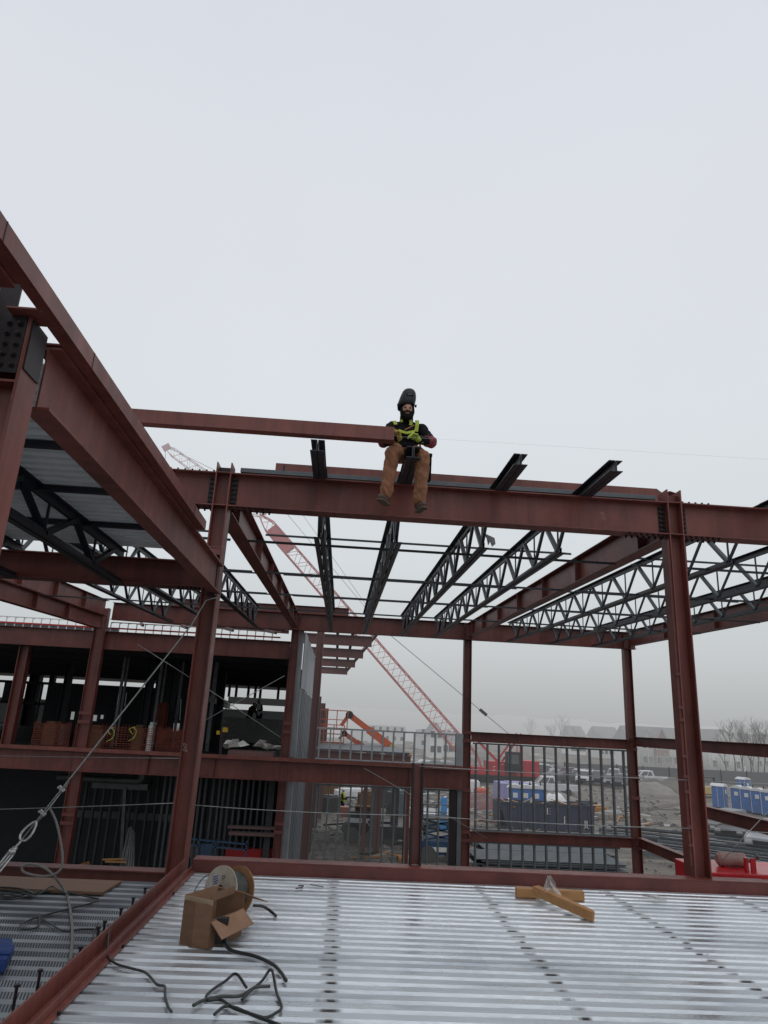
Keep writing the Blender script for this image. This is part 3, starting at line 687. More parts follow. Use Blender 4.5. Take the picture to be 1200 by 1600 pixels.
wire(sag((XB+.10, 8.60, -.47), (12.4, 8.6, -.40), .02), .0045, WIRE, 'safety_line', 'upper safety wire right of the right column', 'wire', group=GC)
wire(sag((-7, 8.6, -1.3), (XA-.10, 8.60, -.98), .03), .0045, WIRE, 'safety_line', 'lower safety wire across the dark left opening', 'wire', group=GC)
wire(sag((-7, 8.6, -.62), (XA-.10, 8.60, -.50), .02), .0035, WIRE, 'safety_line', 'thin upper safety wire across the dark left opening', 'wire', group=GC)
wire([atY(1200, 1268, 12.), atY(1128, 1345, 12.)], .006, WIRE, 'stay_wire', 'thin stay wire in front of the red machine', 'wire')
# cross bracing cables of the far building
wire([(-4.9, 23.7, 1.1), (-1.85, 23.7, -.6)], .012, WIRE, 'brace_cable', 'brace cable falling to the right in the far building bay', 'wire', group='cross brace cables')
wire([(-4.9, 23.7, -.55), (-1.9, 23.7, 1.35)], .012, WIRE, 'brace_cable', 'brace cable rising to the right in the far building bay', 'wire', group='cross brace cables')
wire([(-9.8+3, 23.6, 2.1), (-4.95, 23.6, 1.12)], .012, WIRE, 'brace_cable', 'brace cable left of the wired column under the far roof', 'wire', group='cross brace cables')
wire([(.9, 23.6, -1.4), (4.9, 23.6, -3.3)], .010, WIRE, 'brace_cable', 'thin cable sloping below the far floor beam', 'wire', group='cross brace cables')
# guy wire
gy = T('guy_wire', 'thick guy wire with clips and turnbuckle from the column to the lower left', 'guy wire', atY(-20, 1385, 7.3))
P1 = atY(343, 932, 8.58); P1b = atY(322, 938, 8.57); P2 = atY(300, 975, 8.5); PE = atY(24, 1325, 7.35); PA = atY(-60, 1430, 7.2)
dirw = (PE-P2).normalized()
MB().tube([P1, P1b, P2, P2.lerp(PE, .5), PE], .0085, 8).build('wire_rope', WIRE, gy, smooth=True)
e = PE
# thimble eye
side = dirw.cross(V((0, 1, 0))).normalized()
c0 = e-dirw*.17
loop = [c0+dirw*.095*math.cos(a)+side*(.042*math.sin(a)*(1-.35*math.cos(a+math.pi))) for a in [i*2*math.pi/20 for i in range(21)]]
MB().tube(loop, .012, 8).build('thimble', GALVH, gy, smooth=True)
for q in (.36, .62):
    c = e-dirw*q
    mb = MB(); mb.tube([c+side*.03+V((0, -.03, 0)), c+side*.03, c+side*.0+dirw*.0+V((0, .02, 0)), c-side*.03, c-side*.03+V((0, -.03, 0))], .006, 6)
    mb.cbox(c-V((0, .012, 0)), (.07, .02, .03), 0, 0, .6)
    for s_ in (-1, 1): mb.cyl(c+side*.03*s_-V((0, .02, 0)), c+side*.03*s_-V((0, .04, 0)), .011, n=6)
    mb.build('wire_clip', GALVH, gy)
MB().tube([c0-dirw*.09+side*.012, e-dirw*.40+side*.018, e-dirw*.7+side*.014], .007, 6).build('dead_end', WIRE, gy, smooth=True)
tb = MB(); s0 = e-dirw*.09
tb.cyl(s0, s0+dirw*.12, .012); tb.ball(s0+dirw*.10, .026)
for s_ in (-1, 1): tb.cyl(s0+dirw*.12+side*.024*s_, PA+side*.024*s_, .011)
tb.ball(s0+dirw*.13, (.036, .02, .036)); tb.cyl(s0+dirw*.1, s0+dirw*.34, .009)
tb.build('turnbuckle', GALVH, gy, smooth=True)
rp = [(75, 1258), (88, 1285), (97, 1330), (96, 1355), (85, 1366), (65, 1369), (40, 1364), (34, 1356), (45, 1350), (62, 1353), (80, 1364)]
wp = [atY(x, y, 7.6) for x, y in rp]+[atZ(x, y, ZL+.02) for x, y in ((103, 1395), (110, 1425), (113, 1460), (110, 1500))]
wire(curve(wp, 6), .012, ROPE, 'rope_tail', 'grey rope looping down from the guy wire clips onto the deck', 'rope', 8)

def on(pts, z=ZD+.012, j=.0): return [atZ(x, y, z+(random.uniform(0, j))) for x, y in pts]
def cordline(pts, r, m, label, z=ZD+.012, name='power_cord', hump=(), n=5, j=.0):
    q = on(pts, z+r)
    for i, h in hump: q[i] = q[i]+V((0, 0, h))
    return wire(curve(q, n), r, m, name, label, 'cord', 7)
CG = 'cords on the decks'
cordline([(167, 1470), (168, 1490), (180, 1505), (205, 1513), (228, 1520), (245, 1538), (257, 1541), (258, 1555), (262, 1572), (268, 1581)], .008, CABLEG, 'dark cord dropping over the red angle onto the bright deck', hump=((0, .1),))
cordline([(302, 1571), (318, 1563), (345, 1557), (375, 1556), (398, 1543), (422, 1541)], .010, CABLEG, 'thick cable end lying across the loop on the deck')
cordline([(385, 1543), (368, 1530), (352, 1533), (330, 1548), (322, 1558), (326, 1563), (345, 1562), (365, 1575), (395, 1585), (415, 1590), (432, 1582), (440, 1573), (432, 1550), (423, 1529), (410, 1532), (392, 1548), (378, 1562)], .009, CORD, 'dark green cable loop sprawled at the photo bottom', hump=((1, .03), (13, .05)))
cordline([(335, 1585), (350, 1573), (366, 1574), (400, 1588), (438, 1602)], .009, CORD, 'cable leaving the bottom edge under the sprawled loop')
cordline([(348, 1479), (362, 1485), (398, 1494), (425, 1506), (438, 1518), (447, 1532)], .012, CORD, 'black strap trailing from the cardboard box', hump=((0, .03),))
cordline([(395, 1427), (412, 1425), (428, 1428), (431, 1431)], .012, CORD, 'short black strap end behind the box flap', hump=((0, .06), (1, .04)))
cordline([(338, 1380), (318, 1381), (306, 1388), (305, 1394), (314, 1400)], .006, CABLEG, 'thin cable curling left of the cable spool', hump=((0, .1), (1, .06)))
zl = ZL+.01
cordline([(0, 1386), (30, 1388), (45, 1392), (60, 1397), (80, 1385), (95, 1392), (110, 1398)], .008, CORD, 'black cord snaking over the plywood sheet', z=zl+.03)
for k, pts in enumerate(([(-20, 1388), (20, 1392), (60, 1394), (90, 1392), (118, 1397), (140, 1402), (155, 1405), (140, 1412), (100, 1422), (70, 1430), (45, 1438), (32, 1446), (36, 1452), (55, 1450), (62, 1442), (60, 1428), (66, 1436), (80, 1444), (100, 1455), (125, 1452), (152, 1452)],
                         [(-20, 1396), (10, 1402), (35, 1398), (60, 1392), (45, 1400), (15, 1405), (-15, 1400)],
                         [(-10, 1392), (20, 1398), (50, 1402), (30, 1394), (0, 1398)])):
    cordline(pts, .008, CORD, ('long black cord wandering across the left deck', 'loose coil of black cord at the left edge', 'small bight of black cord beside the plywood')[k], z=zl)
cordline([(152, 1452), (146, 1462), (150, 1472), (160, 1468), (158, 1458)], .007, CORD, 'little hook of cord against the red angle', z=zl, hump=((0, .05),))
cordline([(10, 1600), (60, 1560), (105, 1520), (140, 1490), (170, 1462)], .012, CABLEG, 'grey cable bundle lying along the red angle', z=zl)
cordline([(22, 1600), (70, 1556), (115, 1516), (150, 1484)], .010, CORD, 'black cable beside the grey bundle along the red angle', z=zl)
cordline([(462, 1388), (470, 1387), (474, 1384), (466, 1384)], .006, CORD, 'tiny black offcut of cord on the bright deck')
cordline([(485, 1382), (495, 1384), (506, 1386)], .004, CORD, 'second tiny black offcut near the deck back')

# ================================================================== THINGS ON THE DECKS
# plywood
c4 = [atZ(x, y, ZL+.03) for x, y in ((15, 1367), (191, 1376), (160, 1394), (-40, 1384))]
c4[0] = atZ(-60, 1366, ZL+.03); c4[3] = atZ(-60, 1384, ZL+.03)
mb = MB(); mb.add([p for p in c4]+[p-V((0, 0, .024)) for p in c4], [(0, 1, 2, 3), (7, 6, 5, 4), (0, 4, 5, 1), (1, 5, 6, 2), (2, 6, 7, 3), (3, 7, 4, 0)])
one(mb, 'plywood_sheet', PLY, 'damp brown plywood sheet at the back of the left deck', 'plywood')
bt = T('blue_box', 'folded blue tarpaulin pack at the left edge of the left deck', 'tarpaulin', atZ(12, 1520, ZL))
p = atZ(5, 1522, ZL)
mb = MB(); mb.cbox(p+V((-.13, .10, .065)), (.22, .30, .10), .25, 0, .10); mb.cbox(p+V((-.11, .12, .13)), (.17, .25, .03), .4, .08, .12); mb.cbox(p+V((-.06, -.02, .05)), (.10, .12, .07), -.3, .1, 0); mb.build('folded_sheet', BLUE, bt, bevel=.015)
# cardboard box
B = atZ(325, 1483, ZD); bx = T('cardboard_box', 'open cardboard box with torn flaps in front of the cable spool', 'box', B)
A_ = atZ(281, 1474, ZD); C_ = atZ(376, 1462, ZD); D_ = A_+(C_-B); H = .345
up = V((0, 0, H)); th = .006
def wall(a, b, h, name, m=CARD, lean=V((0, 0, 0)), z0=0):
    a, b = V(a), V(b); nrm = (b-a).cross(V((0, 0, 1))).normalized()*th
    hh = V((0, 0, h)); base = V((0, 0, z0))
    MB().add([a+base, b+base, b+hh+lean, a+hh+lean, a+base+nrm, b+base+nrm, b+hh+lean+nrm, a+hh+lean+nrm], [(0, 1, 2, 3), (7, 6, 5, 4), (0, 4, 5, 1), (1, 5, 6, 2), (2, 6, 7, 3), (3, 7, 4, 0)]).build(name, m, bx)
mid = A_.lerp(B, .45)+V((-.005, -.03, 0))
wall(A_, mid, H*.86, 'side_panel', CARD, V((-.0, 0, 0))); wall(mid, B, H*.84, 'side_panel')
wall(B, C_, H*.55, 'side_panel'); wall(C_, D_, H*.9, 'side_panel'); wall(D_, A_, H*.95, 'side_panel', CARDL)
wall(A_+V((0, 0, H*.81)), B+V((0, 0, H*.80)), .045, 'tape_strip', TAPE, V((0, -.006, 0)))
def flap(a, b, out, name='flap', m=CARDL):
    a, b, out = V(a), V(b), V(out); nn = (b-a).cross(out).normalized()*.006
    MB().add([a, b, b+out*.95, a+out, a+nn, b+nn, b+out*.95+nn, a+out+nn], [(0, 1, 2, 3), (7, 6, 5, 4), (0, 4, 5, 1), (1, 5, 6, 2), (2, 6, 7, 3), (3, 7, 4, 0)]).build(name, m, bx)
flap(B+V((.0, 0, H*.52)), C_+V((0, 0, H*.56)), (.11, -.12, -.08))
flap(C_+V((0, 0, H*.88)), D_+V((0, 0, H*.92)), (.19, -.03, -.05))
flap(B+V((-.03, .10, H*.84)), B.lerp(C_, .75)+V((-.04, .12, H*.84)), (.0, .0, .055), m=CARD)
MB().box(B.x+.03, B.x+.12, B.y+.05, B.y+.11, ZD+.02, ZD+.19).build('contents', BOLT, bx)
# spool
sc = atZ(356, 1395, ZD+.20)+V((0, .08, 0)); ax = V((-.62, -.80, .18)).normalized()
sp_ = T('cable_spool', 'plywood cable spool with white paper label leaning behind the cardboard box', 'cable spool', (sc.x, sc.y, ZD))
a_ = ax.orthogonal().normalized()
MB().cyl(sc+ax*-.10, sc+ax*-.088, .20, n=40).build('rear_flange', SPOOLB, sp_)
MB().cyl(sc+ax*.10, sc+ax*.114, .19, n=40).build('front_flange', SPOOLW, sp_)
MB().cyl(sc+ax*-.087, sc+ax*.099, .11, n=24).build('drum', SPOOLB, sp_)
wp = []
up2 = V((0, 0, 1)); e1 = ax.cross(up2).normalized(); e2 = e1.cross(ax).normalized()
for i in range(150):
    a = i*2*math.pi/14; wp.append(sc+ax*(-.075+.16*i/150)+(e1*math.cos(a)+e2*math.sin(a))*.145)
MB().tube(wp, .009, 5).build('wound_cable', CABLEG, sp_, smooth=True)
MB().cyl(sc+ax*.1145, sc+ax*.118, .042, n=20).build('arbor_hole', BOLT, sp_)
lb = MB(); c = sc+ax*.116+e1*.075+e2*.065
lx, ly = (e1*.9-e2*.35).normalized(), (e2*.9+e1*.35).normalized()
lb.quad(c-lx*.042-ly*.045, c+lx*.042-ly*.045, c+lx*.042+ly*.045, c-lx*.042+ly*.045); lb.build('label', mat('grey_label', (.35, .34, .38), (.2, .2, .26), .7, 0, 60, .2), sp_)
lb = MB()
for k in range(4): 
    cc_ = c+ax*.001+ly*(.028-.018*k); lb.quad(cc_-lx*.03-ly*.004, cc_+lx*.028-ly*.004, cc_+lx*.028+ly*.004, cc_-lx*.03+ly*.004)
lb.build('label_print', INK, sp_)
c = sc+ax*.1155-e1*.01+e2*.10
ring = [c+(e1*math.cos(a)+e2*math.sin(a))*.014 for a in [i*2*math.pi/14 for i in range(15)]]
MB().tube(ring, .003, 4).build('stamp', INK, sp_)
MB().cyl(sc+ax*.1146+e1*.14-e2*.02, sc+ax*.1156+e1*.14-e2*.02, .022, n=12).build('sticker', LBLUE, sp_)
# lumber
def board(a, b, w, h, label, m=WOOD, g_='lumber offcuts on the deck'):
    a, b = V(a)+V((0, 0, h/2)), V(b)+V((0, 0, h/2)); mb = MB().bar(a, b, w, h)
    return one(mb, 'timber_offcut', m, label, 'timber', g_, bevel=.006)
board(atZ(806, 1401, ZD+.002), atZ(912, 1407, ZD+.002), .09, .09, 'short square timber lying left to right on the deck')
pA, pB = atZ(836, 1398, ZD+.095), atZ(930, 1440, ZD+.002)
dn = (pB-pA).cross(V((0, 0, 1))).normalized()
board(pA+dn*.024, pB+dn*.024, .04, .085, 'right hand plank of the crossed pair on the square timber')
board(pA-dn*.024, pB-dn*.024-V((.03, -.02, 0)), .04, .085, 'left hand plank of the crossed pair on the square timber')
sc0 = atZ(862, 1402, ZD+.1)
mb = MB(); N_ = 6
g0 = [[sc0+V((-.11+.22*i/N_*(1-.85*j/N_)+.07*j/N_, .02*math.sin(i*2.1+j), .19*j/N_+.012*math.sin(i*3+j*2))) for i in range(N_+1)] for j in range(N_+1)]
mb.add([q for r_ in g0 for q in r_], [(j*7+i, j*7+i+1, (j+1)*7+i+1, (j+1)*7+i) for j in range(6) for i in range(6)])
one(mb, 'plastic_scrap', PLASTIC, 'torn translucent plastic standing on the crossed timbers', 'scrap')
for (x, y, s_, lb_) in ((1022, 1408, .10, 'crumpled clear plastic on the deck right of the timbers'), (850, 1410, .06, 'clear plastic shred beside the square timber')):
    c = atZ(x, y, ZD+.004); mb = MB()
    vs = [c+V((random.uniform(-1, 1)*s_*1.4, random.uniform(-1, 1)*s_, random.uniform(0, .05))) for _ in range(12)]
    mb.add(vs, [(i, (i*3+1) % 12, (i*5+2) % 12) for i in range(12) if len({i, (i*3+1) % 12, (i*5+2) % 12}) == 3])
    one(mb, 'plastic_scrap', PLASTIC, lb_, 'scrap')
# ================================================================== PEOPLE
def fuse(mb, name, m, parent, voxel=.012, sm=3):
    me = bpy.data.meshes.new('tmp'); me.from_pydata(mb.v, [], mb.f)
    o = bpy.data.objects.new('tmp', me); COL.objects.link(o)
    r = o.modifiers.new('r', 'REMESH'); r.mode = 'VOXEL'; r.voxel_size = voxel
    if sm:
        s = o.modifiers.new('s', 'SMOOTH'); s.factor = .5; s.iterations = sm
    dg = bpy.context.evaluated_depsgraph_get(); dg.update()
    ev = o.evaluated_get(dg); nm = bpy.data.meshes.new_from_object(ev)
    bpy.data.objects.remove(o); bpy.data.meshes.remove(me)
    off = world_loc(parent)
    nm.transform(Matrix.Translation(-off)); nm.name = name; nm.materials.clear(); nm.materials.append(m)
    nm.polygons.foreach_set('use_smooth', [True]*len(nm.polygons))
    q = bpy.data.objects.new(name, nm); COL.objects.link(q); q.parent = parent
    return q
def limb(mb, pts, rad, n=12):
    for i, (p, r) in enumerate(zip(pts, rad)):
        mb.ball(p, r, n, 8)
        if i: mb.cyl(pts[i-1], p, rad[i-1], r, n)
    return mb
def fold_noise(o, amp, sc, dirz=1.0):
    for v in o.data.vertices:
        n = noise.noise(V((v.co.x*sc+v.co.z*sc*.45, v.co.y*sc, v.co.z*sc*dirz-abs(v.co.x)*sc*.6)))
        v.co += v.normal*n*amp
P = V((.60, 8.05, 3.19)); vest_w = 1.25
wk = T('person', 'welder in brown canvas trousers sitting on the joist with his black welding hood flipped up', 'person', P)
hipL, hipR = V((.515, 8.06, 3.28)), V((.69, 8.06, 3.28))
kL, kR = V((.43, 7.72, 3.10)), V((.80, 7.72, 3.07))
aL, aR = V((.385, 7.80, 2.60)), V((.785, 7.83, 2.55))
shL, shR = V((.42, 7.97, 3.55)), V((.80, 7.97, 3.545))
elL, elR = V((.325, 7.86, 3.30)), V((.905, 7.84, 3.33))
wrL, wrR = V((.50, 7.64, 3.27)), V((.72, 7.63, 3.275))
H0 = V((.600, 7.90, 3.755))
b = MB()
limb(b, [V((.60, 8.06, 3.30)), V((.60, 8.03, 3.42)), V((.60, 8.0, 3.52)), V((.60, 7.95, 3.62)), H0], [.125, .115, .12, .06, .055])
for h, k_, a in ((hipL, kL, aL), (hipR, kR, aR)): limb(b, [h, k_, a], [.085, .06, .04])
for s_, e_, w_ in ((shL, elL, wrL), (shR, elR, wrR)): limb(b, [V((.60, 7.98, 3.54)), s_, e_, w_], [.07, .055, .042, .028])
b.ball(H0+V((0, .005, .005)), (.074, .093, .105), 20, 14); b.ball(H0+V((0, -.045, -.075)), (.045, .045, .045))
b.ball(H0+V((0, -.095, -.012)), (.014, .022, .026)); b.ball(H0+V((0, -.105, -.028)), (.019, .015, .012))
for s_ in (-1, 1):
    b.ball(H0+V((.04*s_, -.075, -.02)), (.022, .018, .02)); b.ball(H0+V((.03*s_, -.088, .022)), (.026, .012, .009)); b.ball(H0+V((.076*s_, .01, -.005)), (.012, .02, .03))
b.ball(H0+V((0, -.088, -.062)), (.024, .012, .008))
fuse(b, 'body', SKIN, wk, .009, 2)
for s_ in (-1, 1):
    ey = MB().ball(H0+V((.029*s_, -.083, .004)), (.012, .008, .007)); ey.build('eye', BEARD, wk, smooth=True)
# knitted balaclava round the face
b = MB(); b.ball(H0+V((0, .035, .01)), (.088, .092, .118), 20, 14)
limb(b, [H0+V((0, .03, -.06)), H0+V((0, .05, -.15))], [.085, .088])
for s_ in (-1, 1): limb(b, [H0+V((.072*s_, -.03, .05)), H0+V((.074*s_, -.04, -.03)), H0+V((.045*s_, -.065, -.10)), H0+V((0, -.07, -.125))], [.017, .02, .03, .04])
fuse(b, 'balaclava', BEARD, wk, .009, 2)
b = MB(); b.ball(H0+V((0, -.052, -.092)), (.058, .046, .046)); b.ball(H0+V((0, -.085, -.046)), (.034, .016, .009))
for s_ in (-1, 1): b.ball(H0+V((.048*s_, -.05, -.062)), (.022, .035, .04))
fuse(b, 'beard', BEARD, wk, .007, 1)
# welding hood tipped up
b = MB(); rings = []
hood = [(3.815, .100, .105, -.020, 0), (3.84, .108, .118, -.018, .0), (3.88, .107, .115, -.010, .0), (3.93, .105, .105, .002, .0), (3.98, .097, .092, .010, .005), (4.03, .084, .074, .016, .01), (4.065, .064, .052, .019, .015), (4.085, .040, .032, .021, .02), (4.095, .015, .012, .021, .02)]
n_ = 24; o_ = []
for z, rx, ry, dx, dy in hood:
    tilt = (z-3.9)
    for i in range(n_):
        a = i*2*math.pi/n_; sx_ = math.copysign(abs(math.cos(a))**.8, math.cos(a)); sy_ = math.copysign(abs(math.sin(a))**.8, math.sin(a))
        o_.append((.602+dx+rx*sx_, 7.93+dy+ry*sy_, z+(.02*sx_ if z < 3.83 else 0)))
fs = [(j*n_+i, j*n_+(i+1) % n_, (j+1)*n_+(i+1) % n_, (j+1)*n_+i) for j in range(len(hood)-1) for i in range(n_)]+[tuple((len(hood)-1)*n_+i for i in range(n_))]
b.add(o_, fs); hd = b.build('welding_hood', HOOD, wk, smooth=True)
so_ = hd.modifiers.new('t', 'SOLIDIFY'); so_.thickness = .006
b = MB(); b.cbox((.622, 7.832, 3.955), (.085, .012, .040), 0, -.12); b.build('lens_frame', BEARD, hd, world=True)
MB().cbox((.622, 7.8245, 3.955), (.066, .004, .020), 0, -.12).build('lens', mat('dark_lens', (.05, .06, .065), (.03, .035, .04), .1), hd)
for s_ in (-1, 1): MB().cyl((.595+s_*.100, 7.90, 3.835), (.595+s_*.122, 7.90, 3.835), .018, n=12).build('knob', HOOD, hd)
# jacket
b = MB()
for z, rx, ry, y in ((3.23, .165, .135, 8.05), (3.31, .172, .14, 8.04), (3.40, .185, .14, 8.02), (3.49, .195, .135, 7.99), (3.56, .17, .105, 7.97)): b.ball((.60, y, z), (rx, ry, .085), 20, 10)
limb(b, [V((.60, 7.97, 3.60)), V((.60, 7.95, 3.65))], [.085, .070])
for s_, e_, w_ in ((shL, elL, wrL), (shR, elR, wrR)): limb(b, [s_.lerp(V((.6, 7.97, 3.58)), .45), s_, s_.lerp(e_, .5), e_, e_.lerp(w_, .5), e_.lerp(w_, .88)], [.075, .078, .070, .068, .055, .047])
jk = fuse(b, 'jacket', JACKET, wk, .011, 2); fold_noise(jk, .014, 16)
b = MB(); limb(b, [elR.lerp(shR, .22), elR+V((.004, -.006, .0)), elR.lerp(wrR, .30)], [.070, .076, .066]); q = fuse(b, 'sleeve_print', JACKR, wk, .01, 1); fold_noise(q, .008, 20)
b = MB(); limb(b, [elL.lerp(shL, .1), elL+V((-.003, -.005, -.003)), elL.lerp(wrL, .35)], [.064, .072, .060]); q = fuse(b, 'sleeve_print', JACKR, wk, .01, 1); fold_noise(q, .008, 20)
# trousers
b = MB(); b.ball((.60, 8.07, 3.22), (.175, .145, .10), 20, 10)
for h, k_, a, in ((hipL, kL, aL), (hipR, kR, aR)):
    limb(b, [h+V((0, 0, -.02)), h.lerp(k_, .5), k_, k_.lerp(a, .35), k_.lerp(a, .7), a+V((0, 0, .02))], [.110, .106, .090, .084, .078, .080])
tr = fuse(b, 'trousers', DUCKC, wk, .011, 2); fold_noise(tr, .020, 12, .9); fold_noise(tr, .008, 26, .8)
MB().tube([V((.60+.182*math.cos(a), 8.045+.150*math.sin(a), 3.245)) for a in [i*2*math.pi/24 for i in range(25)]], .018, 6).build('tool_belt', BOOT, wk, smooth=True)
# boots
for a, tv in ((aL, V((-.085, -.20, -.035))), (aR, V((.045, -.20, -.04)))):
    b = MB(); limb(b, [a+V((0, .01, .05)), a+V((0, .01, -.04))], [.052, .055]); limb(b, [a+V((0, .03, -.075)), a+tv*.45+V((0, 0, -.065)), a+tv*.85+V((0, 0, -.055))], [.042, .045, .040])
    bo = fuse(b, 'boot', BOOT, wk, .009, 2)
    d_ = V((tv.x, tv.y, 0)).normalized(); pz = a+tv*.42+V((0, 0, -.112))
    ss = MB(); out = [(-.155, .03), (-.12, .045), (-.02, .040), (.06, .05), (.11, .042), (.135, .018)]
    sd_ = V((-d_.y, d_.x, 0)); loopv = [pz+d_*x+sd_*w_+V((0, 0, (x)*tv.z*.9)) for x, w_ in out]+[pz+d_*x-sd_*w_+V((0, 0, x*tv.z*.9)) for x, w_ in out[::-1]]
    nn = len(loopv); ss.add(loopv+[p+V((0, 0, .022)) for p in loopv], [tuple(range(nn-1, -1, -1)), tuple(range(nn, 2*nn))]+[(i, (i+1) % nn, (i+1) % nn+nn, i+nn) for i in range(nn)])
    ss.build('sole', SOLE, bo)
# hands in gloves
def hand(wr, tip, palm, side, m, curl=.9, sc=1.0, grip=False):
    fwd = (V(tip)-V(wr)).normalized(); pn = V(palm); pn = (pn-fwd*pn.dot(fwd)).normalized(); sd_ = fwd.cross(pn)*side
    b = MB(); c = V(wr)
    for k_ in range(4): limb(b, [c+sd_*(.012*(k_-1.5)), c+fwd*.045*sc+sd_*(.018*(k_-1.5))*sc, c+fwd*.088*sc+sd_*(.021*(k_-1.5))*sc], [.020, .019, .015], 8)
    for k_, ln in enumerate((.85, 1.0, .95, .75)):
        p = c+fwd*.088*sc+sd_*(.0215*(k_-1.5))*sc; pts = [p]; a = .25
        for L_ in (.036, .026, .022):
            a += curl*.55; p = p+(fwd*math.cos(a)+pn*math.sin(a))*L_*ln*sc; pts.append(p)
        limb(b, pts, [.0125, .0115, .0105, .0095], 8)
    p = c+fwd*.03*sc-sd_*.035*sc; t1 = p+(fwd*.75-sd_*.6+pn*.3).normalized()*.034*sc; t2 = t1+(fwd*.9-sd_*.1+pn*.5).normalized()*.032*sc
    limb(b, [c+fwd*.02, p, t1, t2], [.018, .015, .0125, .0105], 8)
    return fuse(b, 'glove', m, wk, .0055, 1)
hand(wrL, (.475, 7.57, 3.335), (-.6, -.6, .1), 1, GLOVE, 1.0, 1.05)
hand(wrR, (.60, 7.55, 3.31), (-.2, -.5, -.8), -1, GLOVG, .8, 1.05)
b = MB(); limb(b, [wrL.lerp(elL, .25), wrL], [.050, .038]); fuse(b, 'glove_cuff', GLOVE, wk, .009, 1)
b = MB(); limb(b, [wrR.lerp(elR, .25), wrR], [.050, .038]); fuse(b, 'glove_cuff', GLOVG, wk, .009, 1)
# hi-vis braces
def strap(pts, w_, m, name):
    b = MB()
    for i in range(len(pts)-1): b.bar(pts[i], pts[i+1], w_*vest_w, .012, (0, -1, .3))
    b.build(name, m, wk)
strap([V((.735, 7.99, 3.665)), V((.735, 7.90, 3.635)), V((.73, 7.865, 3.56)), V((.72, 7.862, 3.47))], .036, HIVIS, 'vest_strip')
strap([V((.445, 8.0, 3.64)), V((.45, 7.92, 3.615)), V((.465, 7.875, 3.55))], .034, HIVIS, 'vest_strip')
strap([V((.635, 7.862, 3.625)), V((.655, 7.850, 3.575)), V((.645, 7.85, 3.545))], .030, HIVIS, 'collar_tab')
strap([V((.70, 7.862, 3.47)), V((.60, 7.86, 3.44)), V((.50, 7.865, 3.47))], .030, HIVIS, 'vest_strip')
strap([V((.525, 7.872, 3.62)), V((.54, 7.862, 3.585))], .026, HIVIS, 'collar_tab')
b = MB(); b.cbox((.905, 7.98, 3.02), (.05, .10, .30), .1, .05, 0); b.cbox((.90, 7.96, 3.19), (.065, .12, .05), .1); b.build('tool_pouch', BEARD, wk, bevel=.01)
MB().tube(curve([(.80, 7.87, 3.22), (.83, 7.84, 3.17), (.87, 7.86, 3.12), (.89, 7.88, 3.10), (.86, 7.87, 3.15), (.82, 7.86, 3.2)], 4), .006, 6).build('carabiner', GALVH, wk, smooth=True)
MB().cyl((.765, 7.83, 3.33), (.775, 7.82, 3.24), .014).build('tape_measure', YEL, wk)
MB().bar((.555, 7.53, 3.335), (.665, 7.52, 3.40), .018, .008).build('wooden_rule', WOOD, wk)

def worker(loc, rz, label, pose='stand', vest=HIVIS, hat=HATW, group=None, trous=JACKET):
    t = T('person', label, 'person', (0, 0, 0), group)
    by = {'stand': 0, 'bend': .35, 'lean': .15}[pose]
    hp, ch, nk, hd_ = V((0, 0, .92)), V((0, -by*.8, 1.30-by*.1)), V((0, -by*1.15, 1.48-by*.2)), V((0, -by*1.35-.02, 1.64-by*.3))
    b = MB(); limb(b, [hp, ch, nk, hd_], [.12, .13, .055, .09], 10); b.ball(hd_+V((0, -.09, -.01)), (.015, .02, .02))
    for s_ in (-1, 1):
        limb(b, [V((.09*s_, 0, .9)), V((.11*s_, -.04, .48)), V((.12*s_, .02, .08))], [.09, .06, .045], 8)
        limb(b, [ch+V((.17*s_, 0, .1)), ch+V((.25*s_, -.06, -.15)), ch+V((.16*s_, -.30, -.22)), ch+V((.14*s_, -.38, -.20))], [.055, .045, .035, .03], 8)
        for k_ in range(4): limb(b, [ch+V((.14*s_+.015*(k_-1.5), -.38, -.20)), ch+V((.14*s_+.018*(k_-1.5), -.46, -.22))], [.012, .01], 6)
        limb(b, [ch+V((.12*s_, -.37, -.19)), ch+V((.09*s_, -.42, -.17))], [.014, .011], 6)
    fuse(b, 'body', SKIN, t, .02, 1)
    b = MB(); limb(b, [hp, ch, ch+V((0, 0, .12))], [.155, .175, .14], 12)
    fuse(b, 'vest', vest, t, .03, 1)
    b = MB()
    for s_ in (-1, 1): limb(b, [ch+V((.15*s_, 0, .1)), ch+V((.25*s_, -.06, -.15)), ch+V((.16*s_, -.30, -.22))], [.075, .065, .05], 8)
    fuse(b, 'sleeves', JACKET, t, .03, 1)
    b = MB(); b.ball(hp, (.17, .13, .12))
    for s_ in (-1, 1): limb(b, [V((.09*s_, 0, .88)), V((.11*s_, -.04, .48)), V((.12*s_, .02, .14))], [.11, .085, .08], 8)
    fuse(b, 'trousers', trous, t, .03, 1)
    for s_ in (-1, 1):
        b = MB(); limb(b, [V((.12*s_, .03, .06)), V((.12*s_, -.13, .05))], [.055, .05], 8); fuse(b, 'boot', BOOT, t, .02, 1)
    b = MB(); b.ball(hd_+V((0, .005, .055)), (.115, .135, .095), 14, 8); b.cbox(hd_+V((0, -.13, .04)), (.15, .08, .015)); b.build('hard_hat', hat, t, smooth=True)
    t.location = loc; t.rotation_euler = (0, 0, rz)
    return t
worker((.62, 52.5, ZG), 1.3, 'worker in a white hard hat and yellow vest standing on the muddy ground', 'stand')
worker(atY(387, 1144, 43.0), .6, 'bending mason in a tan jacket behind the grey block wall', 'bend', vest=CARD)
worker(atY(403, 1140, 43.5), -.4, 'mason in a dark jacket right of the bending mason', 'lean', vest=DARK)
